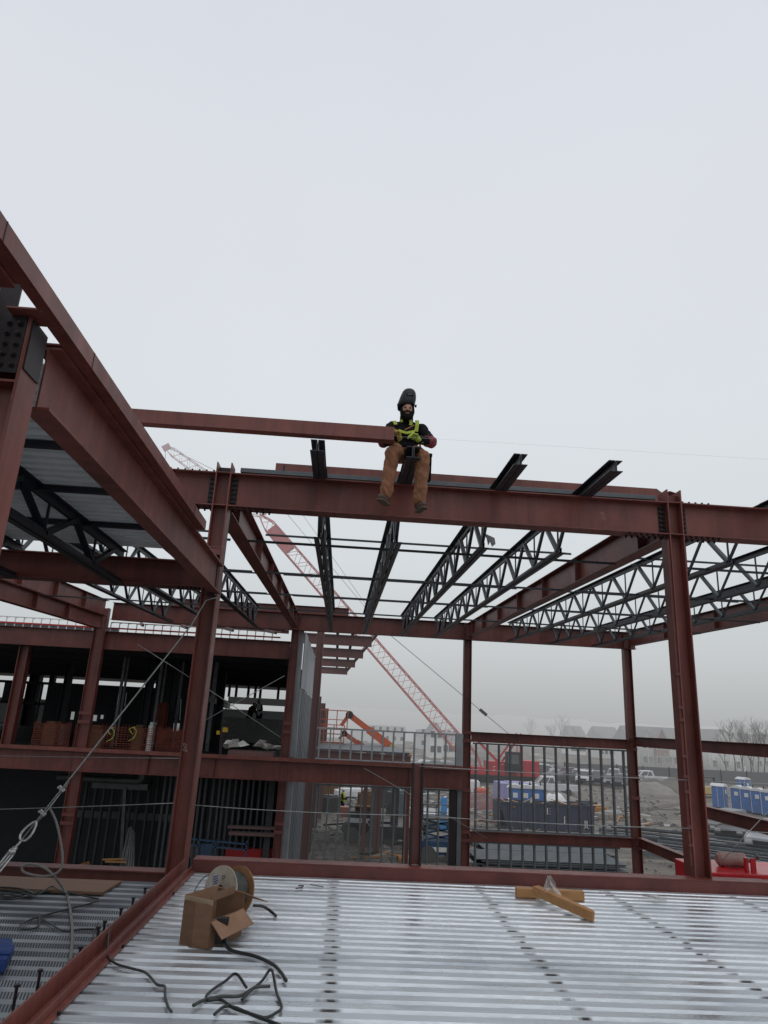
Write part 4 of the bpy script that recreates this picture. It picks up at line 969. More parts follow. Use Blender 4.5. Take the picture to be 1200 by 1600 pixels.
# ================================================================== FAR LEFT BUILDING
FB = 'red beams of the far building'
def bX(x0, x1, Y, zt, h, label, m=REDD, b=.25, g=FB, name='steel_girder'):
    return girderX(name, x0, x1, Y, zt, h, b, label, m, group=g)
bX(-14.5, XA-.12, 24.25, 2.53, .60, 'red roof edge beam of the far building on the left', RED)
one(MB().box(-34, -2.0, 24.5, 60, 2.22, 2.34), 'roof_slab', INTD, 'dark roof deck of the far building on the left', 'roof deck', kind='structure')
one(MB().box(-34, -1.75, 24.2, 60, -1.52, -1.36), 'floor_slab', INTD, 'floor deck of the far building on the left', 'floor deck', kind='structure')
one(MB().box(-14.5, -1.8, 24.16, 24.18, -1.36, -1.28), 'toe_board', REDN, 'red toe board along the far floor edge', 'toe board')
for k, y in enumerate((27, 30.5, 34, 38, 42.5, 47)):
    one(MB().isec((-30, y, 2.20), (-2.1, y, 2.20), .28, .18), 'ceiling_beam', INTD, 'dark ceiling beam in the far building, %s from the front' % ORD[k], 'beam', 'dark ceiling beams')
# roof edge rail of white brackets with a red line
for nm, x0, x1, yy, lb in (('a', -14.4, -8.5, 24.35, 'left'), ('b', -8.0, -2.2, 24.35, 'right')):
    t = T('edge_rail', 'white bracket rail with red line along the far roof edge, %s length' % lb, 'edge rail', ((x0+x1)/2, yy, 2.55))
    x = x0
    while x < x1:
        mb = MB(); mb.box(x-.015, x+.015, yy-.02, yy, 2.545, 2.85); mb.box(x-.015, x+.08, yy-.02, yy, 2.83, 2.86); mb.build('bracket', WHITE, t); x += .29
    MB().bar((x0, yy-.03, 2.66), (x1, yy-.03, 2.66), .02, .05).build('red_line', TAPE_R, t)
    MB().bar((x0, yy+.01, 2.86), (x1, yy+.01, 2.86), .03, .03).build('top_rail', WHITE, t)
rb = T('roof_frame', 'upper red frame with short rafters above the far roof edge', 'frame', (-6, 26, 2.6))
MB().isec((-8.5, 26.5, 3.32), (-2.1, 26.5, 3.18), .12, .12).build('top_beam', RED, rb)
for x in (-7.6, -6.1, -4.5, -3.0): MB().bar((x, 26.4, 3.12), (x+.6, 24.6, 2.85), .08, .1).build('rafter', RED, rb)
MB().box(-5.0, -4.9, 26.4, 26.5, 2.3, 3.2).build('post', STIF, rb)
bX(-8.0, .13, 32, 5.0, .36, 'high red beam beyond the joists ending left of the crane boom', RED)
bX(-3.2, -.3, 31, 4.52, .10, 'thin red plate beam under the high beam', STIF)
def fcol(x, y, Y, z0, z1, label, m=REDD, w=.32):
    p = atY(x, y, Y); t = T('steel_column', label, 'column', (p.x, Y, z0), 'columns of the far building')
    mb = MB(); mb.box(p.x-w/2, p.x-w/2+.03, Y, Y+w, z0, z1); mb.box(p.x+w/2-.03, p.x+w/2, Y, Y+w, z0, z1); mb.box(p.x-w/2+.03, p.x+w/2-.03, Y+w/2-.02, Y+w/2+.02, z0, z1); mb.build('shaft', m, t); return t
fcol(24, 1080, 24.3, -1.36, 1.93, 'red column at the far left under the far roof', RED)
fcol(44, 1110, 52, -1.36, 2.2, 'black column against the sky at the far left', INTD, .7)
fcol(72, 1110, 50, -1.36, 2.2, 'dark column left of the interior wall', INTD, .35)
fcol(98, 1100, 34, -1.36, 2.2, 'dark column behind the wide red column', INTD, .3)
fcol(228, 1100, 30, -1.36, 2.2, 'dark interior column left of the orange sheet', INTD, .3)
fcol(266, 1110, 30, -1.36, 2.2, 'dark interior column right of the orange sheet', INTD, .3)
fcol(452, 1100, 24.6, -1.36, 2.4, 'red column beside the grey wall panel', RED, .3)
fcol(341, 1120, 33, -1.36, 2.2, 'dark interior column behind the brace cables', INTD, .28)
def wallpx(x0, x1, Y, z0, z1, name, m, label, cat='wall', **k):
    a, b = atY(x0, 1120, Y), atY(x1, 1120, Y)
    return one(MB().box(a.x, b.x, Y, Y+.15, z0, z1), name, m, label, cat, **k)
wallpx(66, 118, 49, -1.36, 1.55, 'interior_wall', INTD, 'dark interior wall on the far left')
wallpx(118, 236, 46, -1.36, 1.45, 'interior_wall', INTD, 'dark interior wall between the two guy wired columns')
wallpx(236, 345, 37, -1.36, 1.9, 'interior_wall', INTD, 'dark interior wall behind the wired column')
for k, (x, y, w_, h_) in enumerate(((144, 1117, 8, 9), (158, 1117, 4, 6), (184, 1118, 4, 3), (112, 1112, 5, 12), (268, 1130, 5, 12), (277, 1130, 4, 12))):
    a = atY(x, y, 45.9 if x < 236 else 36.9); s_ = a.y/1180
    one(MB().box(a.x, a.x+w_*s_, a.y-.02, a.y, a.z-h_*s_, a.z), 'daylight_panel', mat('painted_daylight%d' % k, (.8, .8, .8), (.7, .7, .7), .8, haze=6), 'opening in the interior wall with daylight painted as a pale panel, %s from the left' % ORD[(1, 2, 3, 0, 4, 5)[k]], 'opening', 'painted daylight panels on the interior walls')  # faintly glowing pale panels on solid walls, painted as daylight showing through
# rails and studs against the sky on the far left
t = T('window_frame', 'dark framing against the sky at the far left', 'frame', (-22, 52, -1.3))
a, b_ = atY(-10, 1100, 52), atY(70, 1100, 52)
for z in (.15, 1.55, -2.3): MB().box(a.x, b_.x, 52, 52.15, z-.09, z+.09).build('rail', INTD, t)
for x in (2, 5, 8, 11, 14, 37, 56, 61): 
    p = atY(x, 1100, 52); MB().box(p.x-.05, p.x+.05, 52, 52.1, .15 if x < 20 else -1.3, 1.6).build('stud', INTD, t)
rnd_ = random.Random(3)
for k, (x, w_) in enumerate(((183, .05), (189, .04), (243, .05), (250, .04), (277, .05), (296, .05), (305, .06), (313, .05), (322, .05), (330, .07))):
    Y = 27.5+rnd_.uniform(0, 4); p = atY(x, 1110, Y); one(MB().box(p.x-w_, p.x+w_, Y, Y+.08, -1.35, 2.1), 'upright_stud', mat('pale_stud%d' % k, (.16, .17, .18), (.08, .085, .09), .5, .4), 'thin pale upright inside the far upper floor, %s from the left' % ORD[k], 'stud', 'uprights in the far upper floor')
for k, (x0, y0, x1, y1) in enumerate(((186, 1085, 183, 1102), (198, 1082, 195, 1104), (283, 1092, 281, 1125))):
    one(MB().tube([atY(x0, y0, 26.5), atY(x1, y1, 26.5)], .015, 5), 'hanging_wire', WIRE, 'loose wire hanging from the far ceiling, %s from the left' % ORD[k], 'wire', 'hanging wires')
one(MB().isec((-15, 27.5, 3.02), (-8.7, 27.5, 3.02), .34, .2), 'steel_girder', GALVD, 'dull grey beam behind the bracket rail at the far left', 'beam')
for k in range(9):
    x = -14.4+k*.68; one(MB().cbox((x, 26.2, 2.34+.14), (.5, .6, .26), .2*k), 'roof_pack', (DARK, GALVD, CMU)[k % 3], 'small dull pack on the far roof behind the bracket rail', 'pack', 'packs on the far roof')
one(MB().isec((-8.2, 29, 3.02), (-2.2, 29, 3.0), .26, .2), 'steel_girder', RED, 'red beam behind the right length of bracket rail', 'beam')
# CMU wall and beams right part
a, b_ = atY(352, 1140, 40), atY(446, 1140, 40)
cw = T('block_wall', 'grey block wall at the back of the far floor', 'wall', (-5.5, 40, -1.36))
for k in range(8):
    mb = MB(); x = a.x-(.2 if k % 2 else 0)
    while x < b_.x:
        mb.box(x+.008, min(x+.39, b_.x), 40, 40.2, -1.36+k*.16+.005, -1.36+k*.16+.155); x += .4
    if k > 3 and k == 7: pass
    mb.build('block_course', CMU, cw)
bX(atY(356, 1098, 46).x, -1.9, 46, 1.15, .42, 'red back beam with sky above it in the far building')
for k, x in enumerate((357, 368, 387, 398, 406, 434)):
    p = atY(x, 1090, 46.5); one(MB().box(p.x-.08, p.x+.08, 46.5, 46.6, 1.15, 2.3), 'stub_post', RED, 'stub post above the red back beam, %s from the left' % ORD[k], 'post', 'stub posts above the back beam')
p0, p1 = atY(318, 1082, 30), atY(360, 1098, 44)
one(MB().isec(p0, p1, .35, .3), 'raked_beam', RED, 'red beam running to the back beside the block wall', 'beam')
one(MB().box(-30, -1.9, 58, 58.1, -1.36, .5), 'back_screen', CMU, 'low back wall of the far floor', 'wall')
# netting and things on the floor
for k, (x0, x1, y0) in enumerate(((54, 112, 1131), (118, 243, 1137), (247, 292, 1139))):
    a, b_ = atY(x0, y0, 24.3), atY(x1, y0, 24.3); mb = MB(); N_ = 24
    for i in range(N_+1):
        x = a.x+(b_.x-a.x)*i/N_; mb.box(x-.007, x+.007, 24.3, 24.304, -1.34, -.48+.04*math.sin(i*.9))
    for j in range(12):
        z = -1.32+.07*j; mb.box(a.x, b_.x, 24.305, 24.309, z-(.012 if j % 4 else .022), z+.006)
    one(mb, 'safety_net', NET, 'orange safety net along the far floor edge, %s length from the left' % ORD[k], 'netting', 'orange safety netting')
for k, (x0, x1, Y, h_) in enumerate(((64, 84, 27, .75), (86, 98, 28, .6), (133, 158, 26.5, .7), (205, 222, 26.5, .78), (228, 236, 26, .9))):
    a, b_ = atY(x0, 1150, Y), atY(x1, 1150, Y); mb = MB(); mb.cbox(((a.x+b_.x)/2, Y+.3, -1.36+h_/2), (b_.x-a.x, .5, h_), .1); mb.cbox(((a.x+b_.x)/2+.05, Y+.25, -1.36+h_+.05), ((b_.x-a.x)*.7, .4, .1), -.1)
    one(mb, 'material_stack', (CARD, CMU, CARD, CARD, WHITEN)[k], 'covered stack of material behind the orange net, %s from the left' % ORD[k], 'stack', 'stacks behind the net', bevel=.03)
for k, (x, y) in enumerate(((175, 1138), (209, 1137))):
    p = atY(x, y, 24.2); mb = MB(); mb.tube(curve([p, p+V((.1, -.02, -.1)), p+V((.06, 0, -.3)), p+V((-.1, -.03, -.42))], 4), .011, 5); mb.tube(curve([p+V((.05, 0, .03)), p+V((-.12, -.02, -.05)), p+V((-.02, 0, -.2))], 4), .012, 5)
    one(mb, 'yellow_strap', HIVIS, 'tangle of yellow strap on the orange net, %s one' % ORD[k], 'strap', 'yellow straps')
p = atY(256, 1098, 29); mb = MB()
for i in range(5): mb.cbox(p+V((.0+.09*(i-2), .05*math.sin(i*2), -.75)), (.09, .03, 1.5+.1*math.sin(i*3)), .3*math.sin(i))
one(mb, 'hanging_sheet', NET, 'long orange sheet hanging inside the far building', 'sheet')
yb_ = T('hoist_post', 'yellow box on a dark post at the far floor edge', 'hoist post', atY(344, 1181, 24.3))
p = atY(344, 1181, 24.25); q = atY(347, 1140, 24.25)
MB().bar(p, q, .09, .09, (0, 1, 0)).build('post', BOLT, yb_); MB().cbox(q+V((.11, 0, 0)), (.16, .15, .14)).build('box', YEL, yb_); MB().cbox(q+V((-.12, 0, -.10)), (.10, .1, .12), .3).build('strap', YEL, yb_)
for k, (x, y, s_) in enumerate(((357, 1158, .2), (371, 1161, .3), (381, 1160, .22), (405, 1160, .32), (414, 1164, .3), (425, 1166, .25), (436, 1166, .2), (356, 1165, .18))):
    p = atY(x, y, 25.2); p.z = max(p.z-.1, -1.3); mb = MB(); vs = [V((random.uniform(-1, 1), random.uniform(-1, 1), random.uniform(-.2, .8)))*s_ for _ in range(10)]
    bm = bmesh.new(); [bm.verts.new(v+p) for v in vs]; bmesh.ops.convex_hull(bm, input=bm.verts); me = bpy.data.meshes.new('bag'); bm.verts.ensure_lookup_table(); bm.verts.index_update()
    mb.v = [tuple(v.co) for v in bm.verts]; mb.f = [tuple(v.index for v in f.verts) for f in bm.faces]; bm.free(); bpy.data.meshes.remove(me)
    one(mb, 'debris_bag', (WHITEN, CONC)[k % 2], 'crumpled pale bag on the far floor beside the yellow hoist box, %s from the left' % ORD[(1, 2, 3, 4, 5, 6, 7, 0)[k]], 'bag', 'crumpled bags on the far floor')
mb = MB(); a, b_ = atY(358, 1170, 25), atY(428, 1176, 25)
one(MB().box(a.x, b_.x, 24.8, 25.8, -1.3, -1.12), 'sheet_stack', REDD, 'low stack of brown sheets on the far floor', 'stack')
# storey below
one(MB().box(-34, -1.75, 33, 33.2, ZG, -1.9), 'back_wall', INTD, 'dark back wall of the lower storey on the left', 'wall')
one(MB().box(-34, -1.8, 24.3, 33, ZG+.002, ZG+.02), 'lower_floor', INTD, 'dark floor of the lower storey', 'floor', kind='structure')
for nm, x0, x1, dx, Y, m, lb in (('a', 100, 248, 14, 27, INTD, 'dark stud wall in the lower storey on the left'), ('b', 250, 425, 9.5, 26.5, GALVD, 'grey stud wall in the lower storey behind the wired column'), ('c', 300, 420, 17, 29, GALVD, 'second grey stud wall deeper in the lower storey')):
    xs_ = []; x = x0
    while x < x1: xs_.append(atY(x+random.uniform(-2, 2), 1280, Y).x); x += dx
    studs('w', xs_, Y, ZG+.02, -2.0, lb, mat('inner_stud_'+nm, (.09, .10, .11) if nm != 'a' else (.05, .055, .06), None, .5, .5, 3), .07)
for k, (x0, x1, Y, z0, z1) in enumerate(((322, 338, 27.6, -5.9, -2), (341, 361, 27.8, -5.9, -2), (366, 376, 28.4, -6, -2), (415, 425, 26.2, -6, -2.0))):
    a, b_ = atY(x0, 1280, Y), atY(x1, 1280, Y); one(MB().box(a.x, b_.x, Y, Y+.1, z0, z1), 'wall_board', mat('dull_board%d' % k, (.09, .095, .10), (.06, .065, .07), .8), 'dull upright wall board in the lower storey, %s from the left' % ORD[k], 'board', 'wall boards')
dt = T('duct', 'grey duct elbow hanging under the far floor beam on the left', 'duct', atY(200, 1215, 26))
pts = [atY(90, 1214, 26), atY(205, 1220, 26), atY(216, 1220, 26), atY(222, 1216, 26), atY(223, 1206, 26)]
MB().tube(curve(pts, 5), .11, 10).build('pipe', DUCT, dt, smooth=True)
MB().box(atY(145, 1228, 26.3).x, atY(232, 1228, 26.3).x, 26.2, 26.5, -2.62, -2.42).build('lower_duct', DUCT, dt)
MB().bar(atY(196, 1231, 26.2), atY(190, 1340, 26.2), .16, .1, (1, 0, 0)).build('riser', DUCT, dt)
one(MB().box(atY(80, 1270, 26).x, atY(283, 1270, 26).x, 27.5, 27.7, -3.75, -3.5), 'cross_rail', DUCT, 'dull grey rail crossing the lower storey', 'rail')
for k, (x, y, c_) in enumerate(((172, 1343, WOOD), (176, 1346, WOOD))):
    a = atY(x-12, y, 25.2); b_ = atY(x+22, y-1+k*2, 25.4); one(MB().bar(a, b_, .05, .05), 'timber_offcut', c_, 'pale timber on the lower storey floor, %s' % ('upper', 'lower')[k], 'timber', 'timbers in the lower storey')
for k in range(6):
    a = atY(188+k*4, 1356, 25.5); b_ = atY(202+k*1.5, 1290+random.uniform(0, 12), 26); one(MB().bar(a, b_, .05, .05), 'leaning_stud', DUCT, 'pale metal stud leaning in the lower storey, %s from the left' % ORD[k], 'stud', 'leaning studs')
one(MB().add([atY(100, 1358, 25), atY(140, 1345, 26), atY(140, 1352, 25.6), atY(122, 1362, 25)], [(0, 1, 2, 3)]), 'plywood_sheet', WOOD, 'yellow ply offcut in the lower storey doorway', 'plywood')
# blue rack & red stacks right part
rk = T('pipe_rack', 'blue pipe rack standing in the lower storey', 'rack', atY(340, 1340, 25.4))
za = atY(340, 1312, 25.4).z
for dz in (0, -.17): MB().bar((atY(287, 1310, 25.4).x, 25.4, za+dz), (atY(388, 1312, 25.4).x, 25.4, za+dz-.1), .05, .05).build('rail', BLUED, rk)
for x in (310, 338, 386): p = atY(x, 1312, 25.4); MB().bar((p.x, 25.4, za), (p.x, 25.4, za-.9), .05, .05, (1, 0, 0)).build('upright', BLUED, rk)
for x in (318, 325): p = atY(x, 1330, 25.5); MB().cbox(p, (.2, .3, .5), .2).build('blue_pack', BLUED, rk)
for k, (x, y, w_, h_, m) in enumerate(((395, 1303, 1.6, .10, REDD), (400, 1293, 1.9, .08, REDD), (380, 1333, 1.2, .3, MRED), (405, 1332, .9, .3, MRED), (300, 1330, .8, .35, REDD), (373, 1333, .28, .35, WHITEN))):
    p = atY(x, y, 26.0+.2*k); one(MB().cbox(p, (w_, .3, h_), .05*k), 'steel_stack' if m is not WHITEN else 'paint_bucket', m, ('dark red steel length on the rack', 'upper dark red steel length', 'low red crate in the lower storey', 'second red crate in the lower storey', 'brown carton left of the blue rack', 'white bucket between the red crates')[k], ('steel', 'steel', 'crate', 'crate', 'carton', 'bucket')[k], bevel=.01)

# cantilever frame beyond the grey panel
cf = T('canopy_frame', 'red canopy frame cantilevered beyond the grey wall panel', 'canopy frame', (-1, 28, ZG))
cm = MB(); cm.box(-1.06, -1.02, 27, 27.3, ZG, 3.9); cm.box(-.82, -.78, 27, 27.3, ZG, 3.9); cm.box(-1.019, -.821, 27.1, 27.13, ZG, 3.9); cm.build('column', REDD, cf)
def cfb(y, x1, z): MB().isec((-1.7, y, z), (x1, y, z), .42, .2, .03).build('cross_beam', REDD, cf)
for y, x1 in ((29, 1.15), (34.5, .98), (40.5, .72), (47, .35)): cfb(y, x1, 3.42-.002*(y-29))
MB().bar((1.4, 26.8, 3.52), (.28, 50, 3.36), .10, .16).build('edge_beam', STIF, cf)
for x in (-.28, .35): MB().isec((x, 27.5, 3.60), (x-.1, 49, 3.55), .12, .12).build('purlin', INTD, cf)
for k, y in enumerate((38, 44, 50)):
    one(MB().isec((-1.0+.12*k, y, ZG), (-1.0+.12*k, y, 1.2-.2*k), .3, .3, .02, .02, (1, 0, 0)), 'steel_column', REDD, 'red column standing behind the grey wall panel, %s from the front' % ORD[k], 'column', 'columns behind the grey panel')
# lower slab beyond
mf = T('floor_frame', 'red edged floor frame beyond the short stud rail', 'floor frame', (1.3, 33, -1.7))
MB().isec((-.9, 33, -1.27), (3.35, 33, -1.36), .40, .2, .03).build('edge_beam', REDD, mf)
MB().box(-.95, 3.3, 33.1, 44, -1.30, -1.22).build('deck', GALVD, mf)
MB().isec((3.3, 33.1, -1.33), (3.3, 44, -1.33), .40, .2, .03).build('edge_beam', REDD, mf)
for x in (3.25,): MB().box(x-.12, x+.12, 33, 33.25, ZG, -1.75).build('column', RED, mf)
for x in (1.6, 2.2, 2.35): MB().box(x-.1, x+.1, 38, 38.2, ZG, -1.6).build('column', REDD, mf)
MB().box(1.95, 2.5, 39, 39.1, -5.4, -1.7).build('screen', GALV, mf)

# ================================================================== BOOM LIFTS
def boom_lift(p0, elbow, tip, basket, label, s=1.0):
    t = T('boom_lift', label, 'boom lift', (p0.x, p0.y, ZG), 'orange boom lifts')
    p0, elbow, tip = V(p0), V(elbow), V(tip)
    MB().bar(p0, p0.lerp(elbow, .55), .34*s, .42*s).build('lower_boom', ORANGE, t); MB().bar(p0.lerp(elbow, .5), elbow, .26*s, .32*s).build('inner_boom', ORANGE, t)
    for o_ in (-.13, .13): MB().bar(elbow+V((0, o_, .05)), tip+V((0, o_, 0)), .10*s, .20*s).build('jib_arm', ORANGE, t)
    MB().cyl(elbow-V((0, .25, 0)), elbow+V((0, .25, 0)), .22*s, n=12).build('elbow_joint', DARK, t)
    b = V(basket); bk = MB().box(b.x-.9, b.x+.9, b.y-.4, b.y+.4, b.z, b.z+.12).build('basket', ORANGE, t)
    for x in (-.9, -.3, .3, .9):
        for y in (-.4, .4): MB().cyl((b.x+x, b.y+y, b.z+.1), (b.x+x, b.y+y, b.z+1.05), .025, n=6).build('post', ORANGE, bk)
    for z in (.55, 1.05):
        for y in (-.4, .4): MB().bar((b.x-.9, b.y+y, b.z+z), (b.x+.9, b.y+y, b.z+z), .04, .04).build('rail', ORANGE, bk)
    MB().cbox(p0+V((.35, 0, -.45)), (1.3, 1.4, .9), 0, 0, .35).build('turntable', OYEL, t)
    MB().cbox((p0.x+.2, p0.y, ZG+.75), (2.6, 2.0, .6)).build('chassis', DARK, t)
    for x in (-.9, 1.2):
        for y in (-1, 1): MB().cyl((p0.x+x, p0.y+y-.15, ZG+.42), (p0.x+x, p0.y+y+.15, ZG+.42), .42, n=16).build('wheel', RUBBER, t)
    MB().bar((p0.x+.3, p0.y, ZG+1.0), (p0.x+.35, p0.y, p0.z-.6), .35, .4, (1, 0, 0)).build('riser', DARK, t)
    return t
boom_lift(atY(612, 1168, 41), atY(546, 1117, 41), atY(533, 1134, 41), atY(517, 1140, 41), 'orange boom lift with its elbow raised highest')
boom_lift(atY(580, 1176, 42), atY(538, 1146, 42), atY(530, 1155, 42), atY(512, 1162, 42), 'lower orange boom lift folded behind the short stud rail', .8)

# ================================================================== CRAWLER CRANE
cr = T('crawler_crane', 'red crawler crane with a long lattice boom leaning left above the frame', 'crane', (19.5, 92, ZG))
def lattice(name, p0, p1, w0, w1, nseg, m, ch=.13, lc=.06, taper=.12):
    p0, p1 = V(p0), V(p1); d = (p1-p0).normalized(); sd_ = d.cross(V((0, 1, 0))).normalized(); up_ = V((0, 1, 0))
    def W(t): return max(.3, (w1 if t > .5 else w0)*min(1, t/taper+.25, (1-t)/taper+.25))
    L_ = (p1-p0).length
    mb = MB(); N_ = nseg
    def P_(t, a, b): w_ = (w0+(w1-w0)*t)*min(1, t/taper+.2, (1-t)/taper+.2); return p0.lerp(p1, t)+sd_*a*w_/2+up_*b*w_/2
    for a, b in ((-1, -1), (1, -1), (1, 1), (-1, 1)):
        mb.tube([P_(i/N_, a, b) for i in range(N_+1)], ch/2, 5)
    q = MB(); cs = ((-1, -1), (1, -1), (1, 1), (-1, 1))
    for i in range(N_):
        for k_ in range(4):
            a, b = cs[k_], cs[(k_+1) % 4]
            if i % 2: a, b = b, a
            q.cyl(P_(i/N_, *a), P_((i+1)/N_, *b), lc/2, n=4)
    o = mb.build(name, m, cr); q.build('lacing', m, o); return o
foot = atY(752, 1190, 92)+V((0, 0, -1.0)); tip = atY(407, 806, 92)
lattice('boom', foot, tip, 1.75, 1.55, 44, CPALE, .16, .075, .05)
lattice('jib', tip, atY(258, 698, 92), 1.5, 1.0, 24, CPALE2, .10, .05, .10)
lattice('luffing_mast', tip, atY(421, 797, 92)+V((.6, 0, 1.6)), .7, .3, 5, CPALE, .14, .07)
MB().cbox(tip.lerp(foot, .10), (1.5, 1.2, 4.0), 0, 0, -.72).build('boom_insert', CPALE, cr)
def wl(a, b, r, m=WIRE): return MB().cyl(a, b, r, n=4)
backm = atY(794, 1146, 92)
wf = mat('hazy_cable', (.25, .26, .27), (.2, .2, .21), .6, 0, 1, haze=1.4)
wl(atY(601, 985, 91), backm, .07).build('boom_pendant', wf, cr)
wl(atY(421, 797, 92)+V((.6, 0, 1.6)), atY(601, 985, 91), .045).build('boom_pendant', wf, cr)
wl(atY(470, 800, 91), atY(600, 985, 91), .04).build('boom_pendant', wf, cr)
MB().cbox(atY(755, 1113, 91.5), (1.1, .4, .35), 0, 0, .65).build('equaliser', DARK, cr)
wl(atY(258, 697, 92), atY(421, 797, 92)+V((.6, 0, 1.6)), .04).build('jib_pendant', wf, cr)
wl(atY(259, 700, 92), atY(256, 760, 92), .04).build('hoist_line', wf, cr)
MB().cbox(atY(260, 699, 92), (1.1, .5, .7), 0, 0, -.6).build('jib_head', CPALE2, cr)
cbd = MB(); a = atY(762, 1192, 92); 
MB().box(18.9, 22.2, 90.2, 93.6, -5.85, -3.85).build('house', CRED, cr)
MB().box(22.25, 25.2, 90.0, 93.8, -5.9, -3.6).build('counterweight', CRED, cr)
MB().box(16.6, 18.85, 90.3, 91.8, -5.6, -4.6).build('boom_foot_frame', CRED, cr)
cabp = MB().box(20.9, 22.6, 89.2, 90.1, -4.9, -2.6).build('cab', DARK, cr)
MB().box(21.1, 22.4, 89.15, 89.19, -4.0, -2.9).build('window', GLASSD, cabp)
for y in (90.5, 93.0): MB().bar((20.6, y, -3.8), (21.9+1.2, y, -.4), .22, .22).build('gantry', CRED, cr)
for x in (22.9, 23.3): MB().bar((x, 92, -3.6), (x, 92, -.4), .10, .10, (1, 0, 0)).build('gantry', CRED, cr)
MB().bar((20.2, 91, -3.9), (15.8, 91, .2), .28, .28).build('strut', CRED, cr)
for y in (89.3, 94.2):
    tk = MB(); prof = [(15.9, -6.28), (25, -6.28), (25.5, -6.0), (25.5, -5.6), (25, -5.4), (15.9, -5.4), (15.4, -5.6), (15.4, -6.0)]
    tk.add([(x, y-.45, z) for x, z in prof]+[(x, y+.45, z) for x, z in prof], [tuple(range(8)), tuple(range(15, 7, -1))]+[(i, (i+1) % 8, (i+1) % 8+8, i+8) for i in range(8)]); tk.build('track', DARK, cr)
for x, z in ((19.4, -4.5), (19.4, -4.9), (20.5, -4.2)): MB().box(x, x+.28, 90.17, 90.195, z, z+.10).build('decal', LETW, cr)

# ================================================================== VEHICLES
def vehicle(kind, loc, rz, paintm, label, group='cars parked across the site', det=True):
    t = T({'suv': 'parked_suv', 'sedan': 'parked_car', 'pickup': 'pickup_truck'}[kind], label, {'suv': 'car', 'sedan': 'car', 'pickup': 'pickup truck'}[kind], (0, 0, 0), group)
    if kind == 'suv':
        low = [(-2.35, .35), (2.3, .35), (2.4, .6), (2.35, .95), (1.2, 1.08), (-2.3, 1.1), (-2.4, .8)]; cab = [(-2.25, 1.08), (1.15, 1.08), (.45, 1.66), (-1.95, 1.70)]
    elif kind == 'sedan':
        low = [(-2.3, .3), (2.25, .3), (2.35, .55), (2.25, .78), (1.0, .93), (-1.7, .97), (-2.3, .92)]; cab = [(-1.75, .95), (1.0, .92), (.3, 1.38), (-1.0, 1.42)]
    else:
        low = [(-2.9, .5), (2.75, .5), (2.85, .75), (2.8, 1.08), (1.5, 1.18), (-2.9, 1.15)]; cab = [(-.75, 1.15), (1.5, 1.17), (.8, 1.82), (-.55, 1.86)]
    def ext(prof, w, wt, name, m, par):
        n_ = len(prof); zs = [z for _, z in prof]; zl_, zh = min(zs), max(zs)
        f = lambda z: w+(wt-w)*(z-zl_)/(zh-zl_)
        mb = MB(); mb.add([(x, -f(z)/2, z) for x, z in prof]+[(x, f(z)/2, z) for x, z in prof], [tuple(range(n_)), tuple(range(2*n_-1, n_-1, -1))]+[(i, (i+1) % n_, (i+1) % n_+n_, i+n_) for i in range(n_)])
        return mb.build(name, m, par, world=False, bevel=.06)
    bd = ext(low, 1.88, 1.84, 'body', paintm, t); cb_ = ext(cab, 1.74, 1.42, 'cabin', paintm, t)
    if kind == 'pickup':
        MB().box(-2.8, -.85, -.78, .78, 1.16, 1.165).build('bed', DARK, t, world=False)
    x0, x1, zt_ = cab[0][0], cab[1][0], cab[2][1]; zb_ = cab[0][1]
    for s_ in (-1, 1):
        w0, w1 = 1.76/2, 1.46/2
        for (a, b, c_, d__) in ((cab[0][0]+.3, (cab[0][0]+cab[1][0])/2-.1, (cab[3][0]+cab[2][0])/2-.15, cab[3][0]+.25), ((cab[0][0]+cab[1][0])/2, cab[1][0]-.25, cab[2][0]-.08, (cab[3][0]+cab[2][0])/2-.05)):
            MB().add([(a, s_*(w0-.012), zb_+.06), (b, s_*(w0-.012), zb_+.06), (c_, s_*(w1+.012), zt_-.1), (d__, s_*(w1+.012), zt_-.1)], [(0, 1, 2, 3)]).build('side_window', GLASSD, t, world=False)
    dx = .012
    MB().add([(cab[1][0]-.06+dx, -.76, zb_+.08), (cab[1][0]-.06+dx, .76, zb_+.08), (cab[2][0]+.06+dx, .66, zt_-.06), (cab[2][0]+.06+dx, -.66, zt_-.06)], [(0, 1, 2, 3)]).build('windscreen', GLASSD, t, world=False)
    MB().add([(cab[0][0]-dx, -.74, zb_+.1), (cab[0][0]-dx, .74, zb_+.1), (cab[3][0]-.02-dx, .66, zt_-.08), (cab[3][0]-.02-dx, -.66, zt_-.08)], [(3, 2, 1, 0)]).build('rear_window', GLASSD, t, world=False)
    wx = {'suv': 1.45, 'sedan': 1.4, 'pickup': 1.8}[kind]; r = .37 if kind != 'sedan' else .32
    for x in (-wx, wx):
        for s_ in (-1, 1):
            w_ = MB().cyl((x, s_*.72, r), (x, s_*.955, r), r, n=20).build('wheel', RUBBER, t, world=False)
            MB().cyl((x, s_*.956, r), (x, s_*.965, r), r*.62, n=14).build('rim', GALVD, w_, world=False)
    fx = low[2][0]-.03
    for s_ in (-1, 1):
        MB().cbox((fx, s_*.68, low[2][1]+.15), (.06, .34, .14)).build('headlight', WHITEN, t, world=False)
        MB().cbox((low[0][0]-.06 if kind == 'pickup' else -2.33, s_*.78, .85), (.06, .18, .22)).build('tail_light', MRED, t, world=False)
    MB().cbox((fx+.02, 0, low[2][1]+.08), (.05, .9, .22)).build('grille', DARK, t, world=False)
    MB().cbox((fx+.02, 0, low[2][1]-.14), (.06, 1.7, .16)).build('bumper', DARK, t, world=False)
    t.location = loc; t.rotation_euler = (0, 0, rz); return t
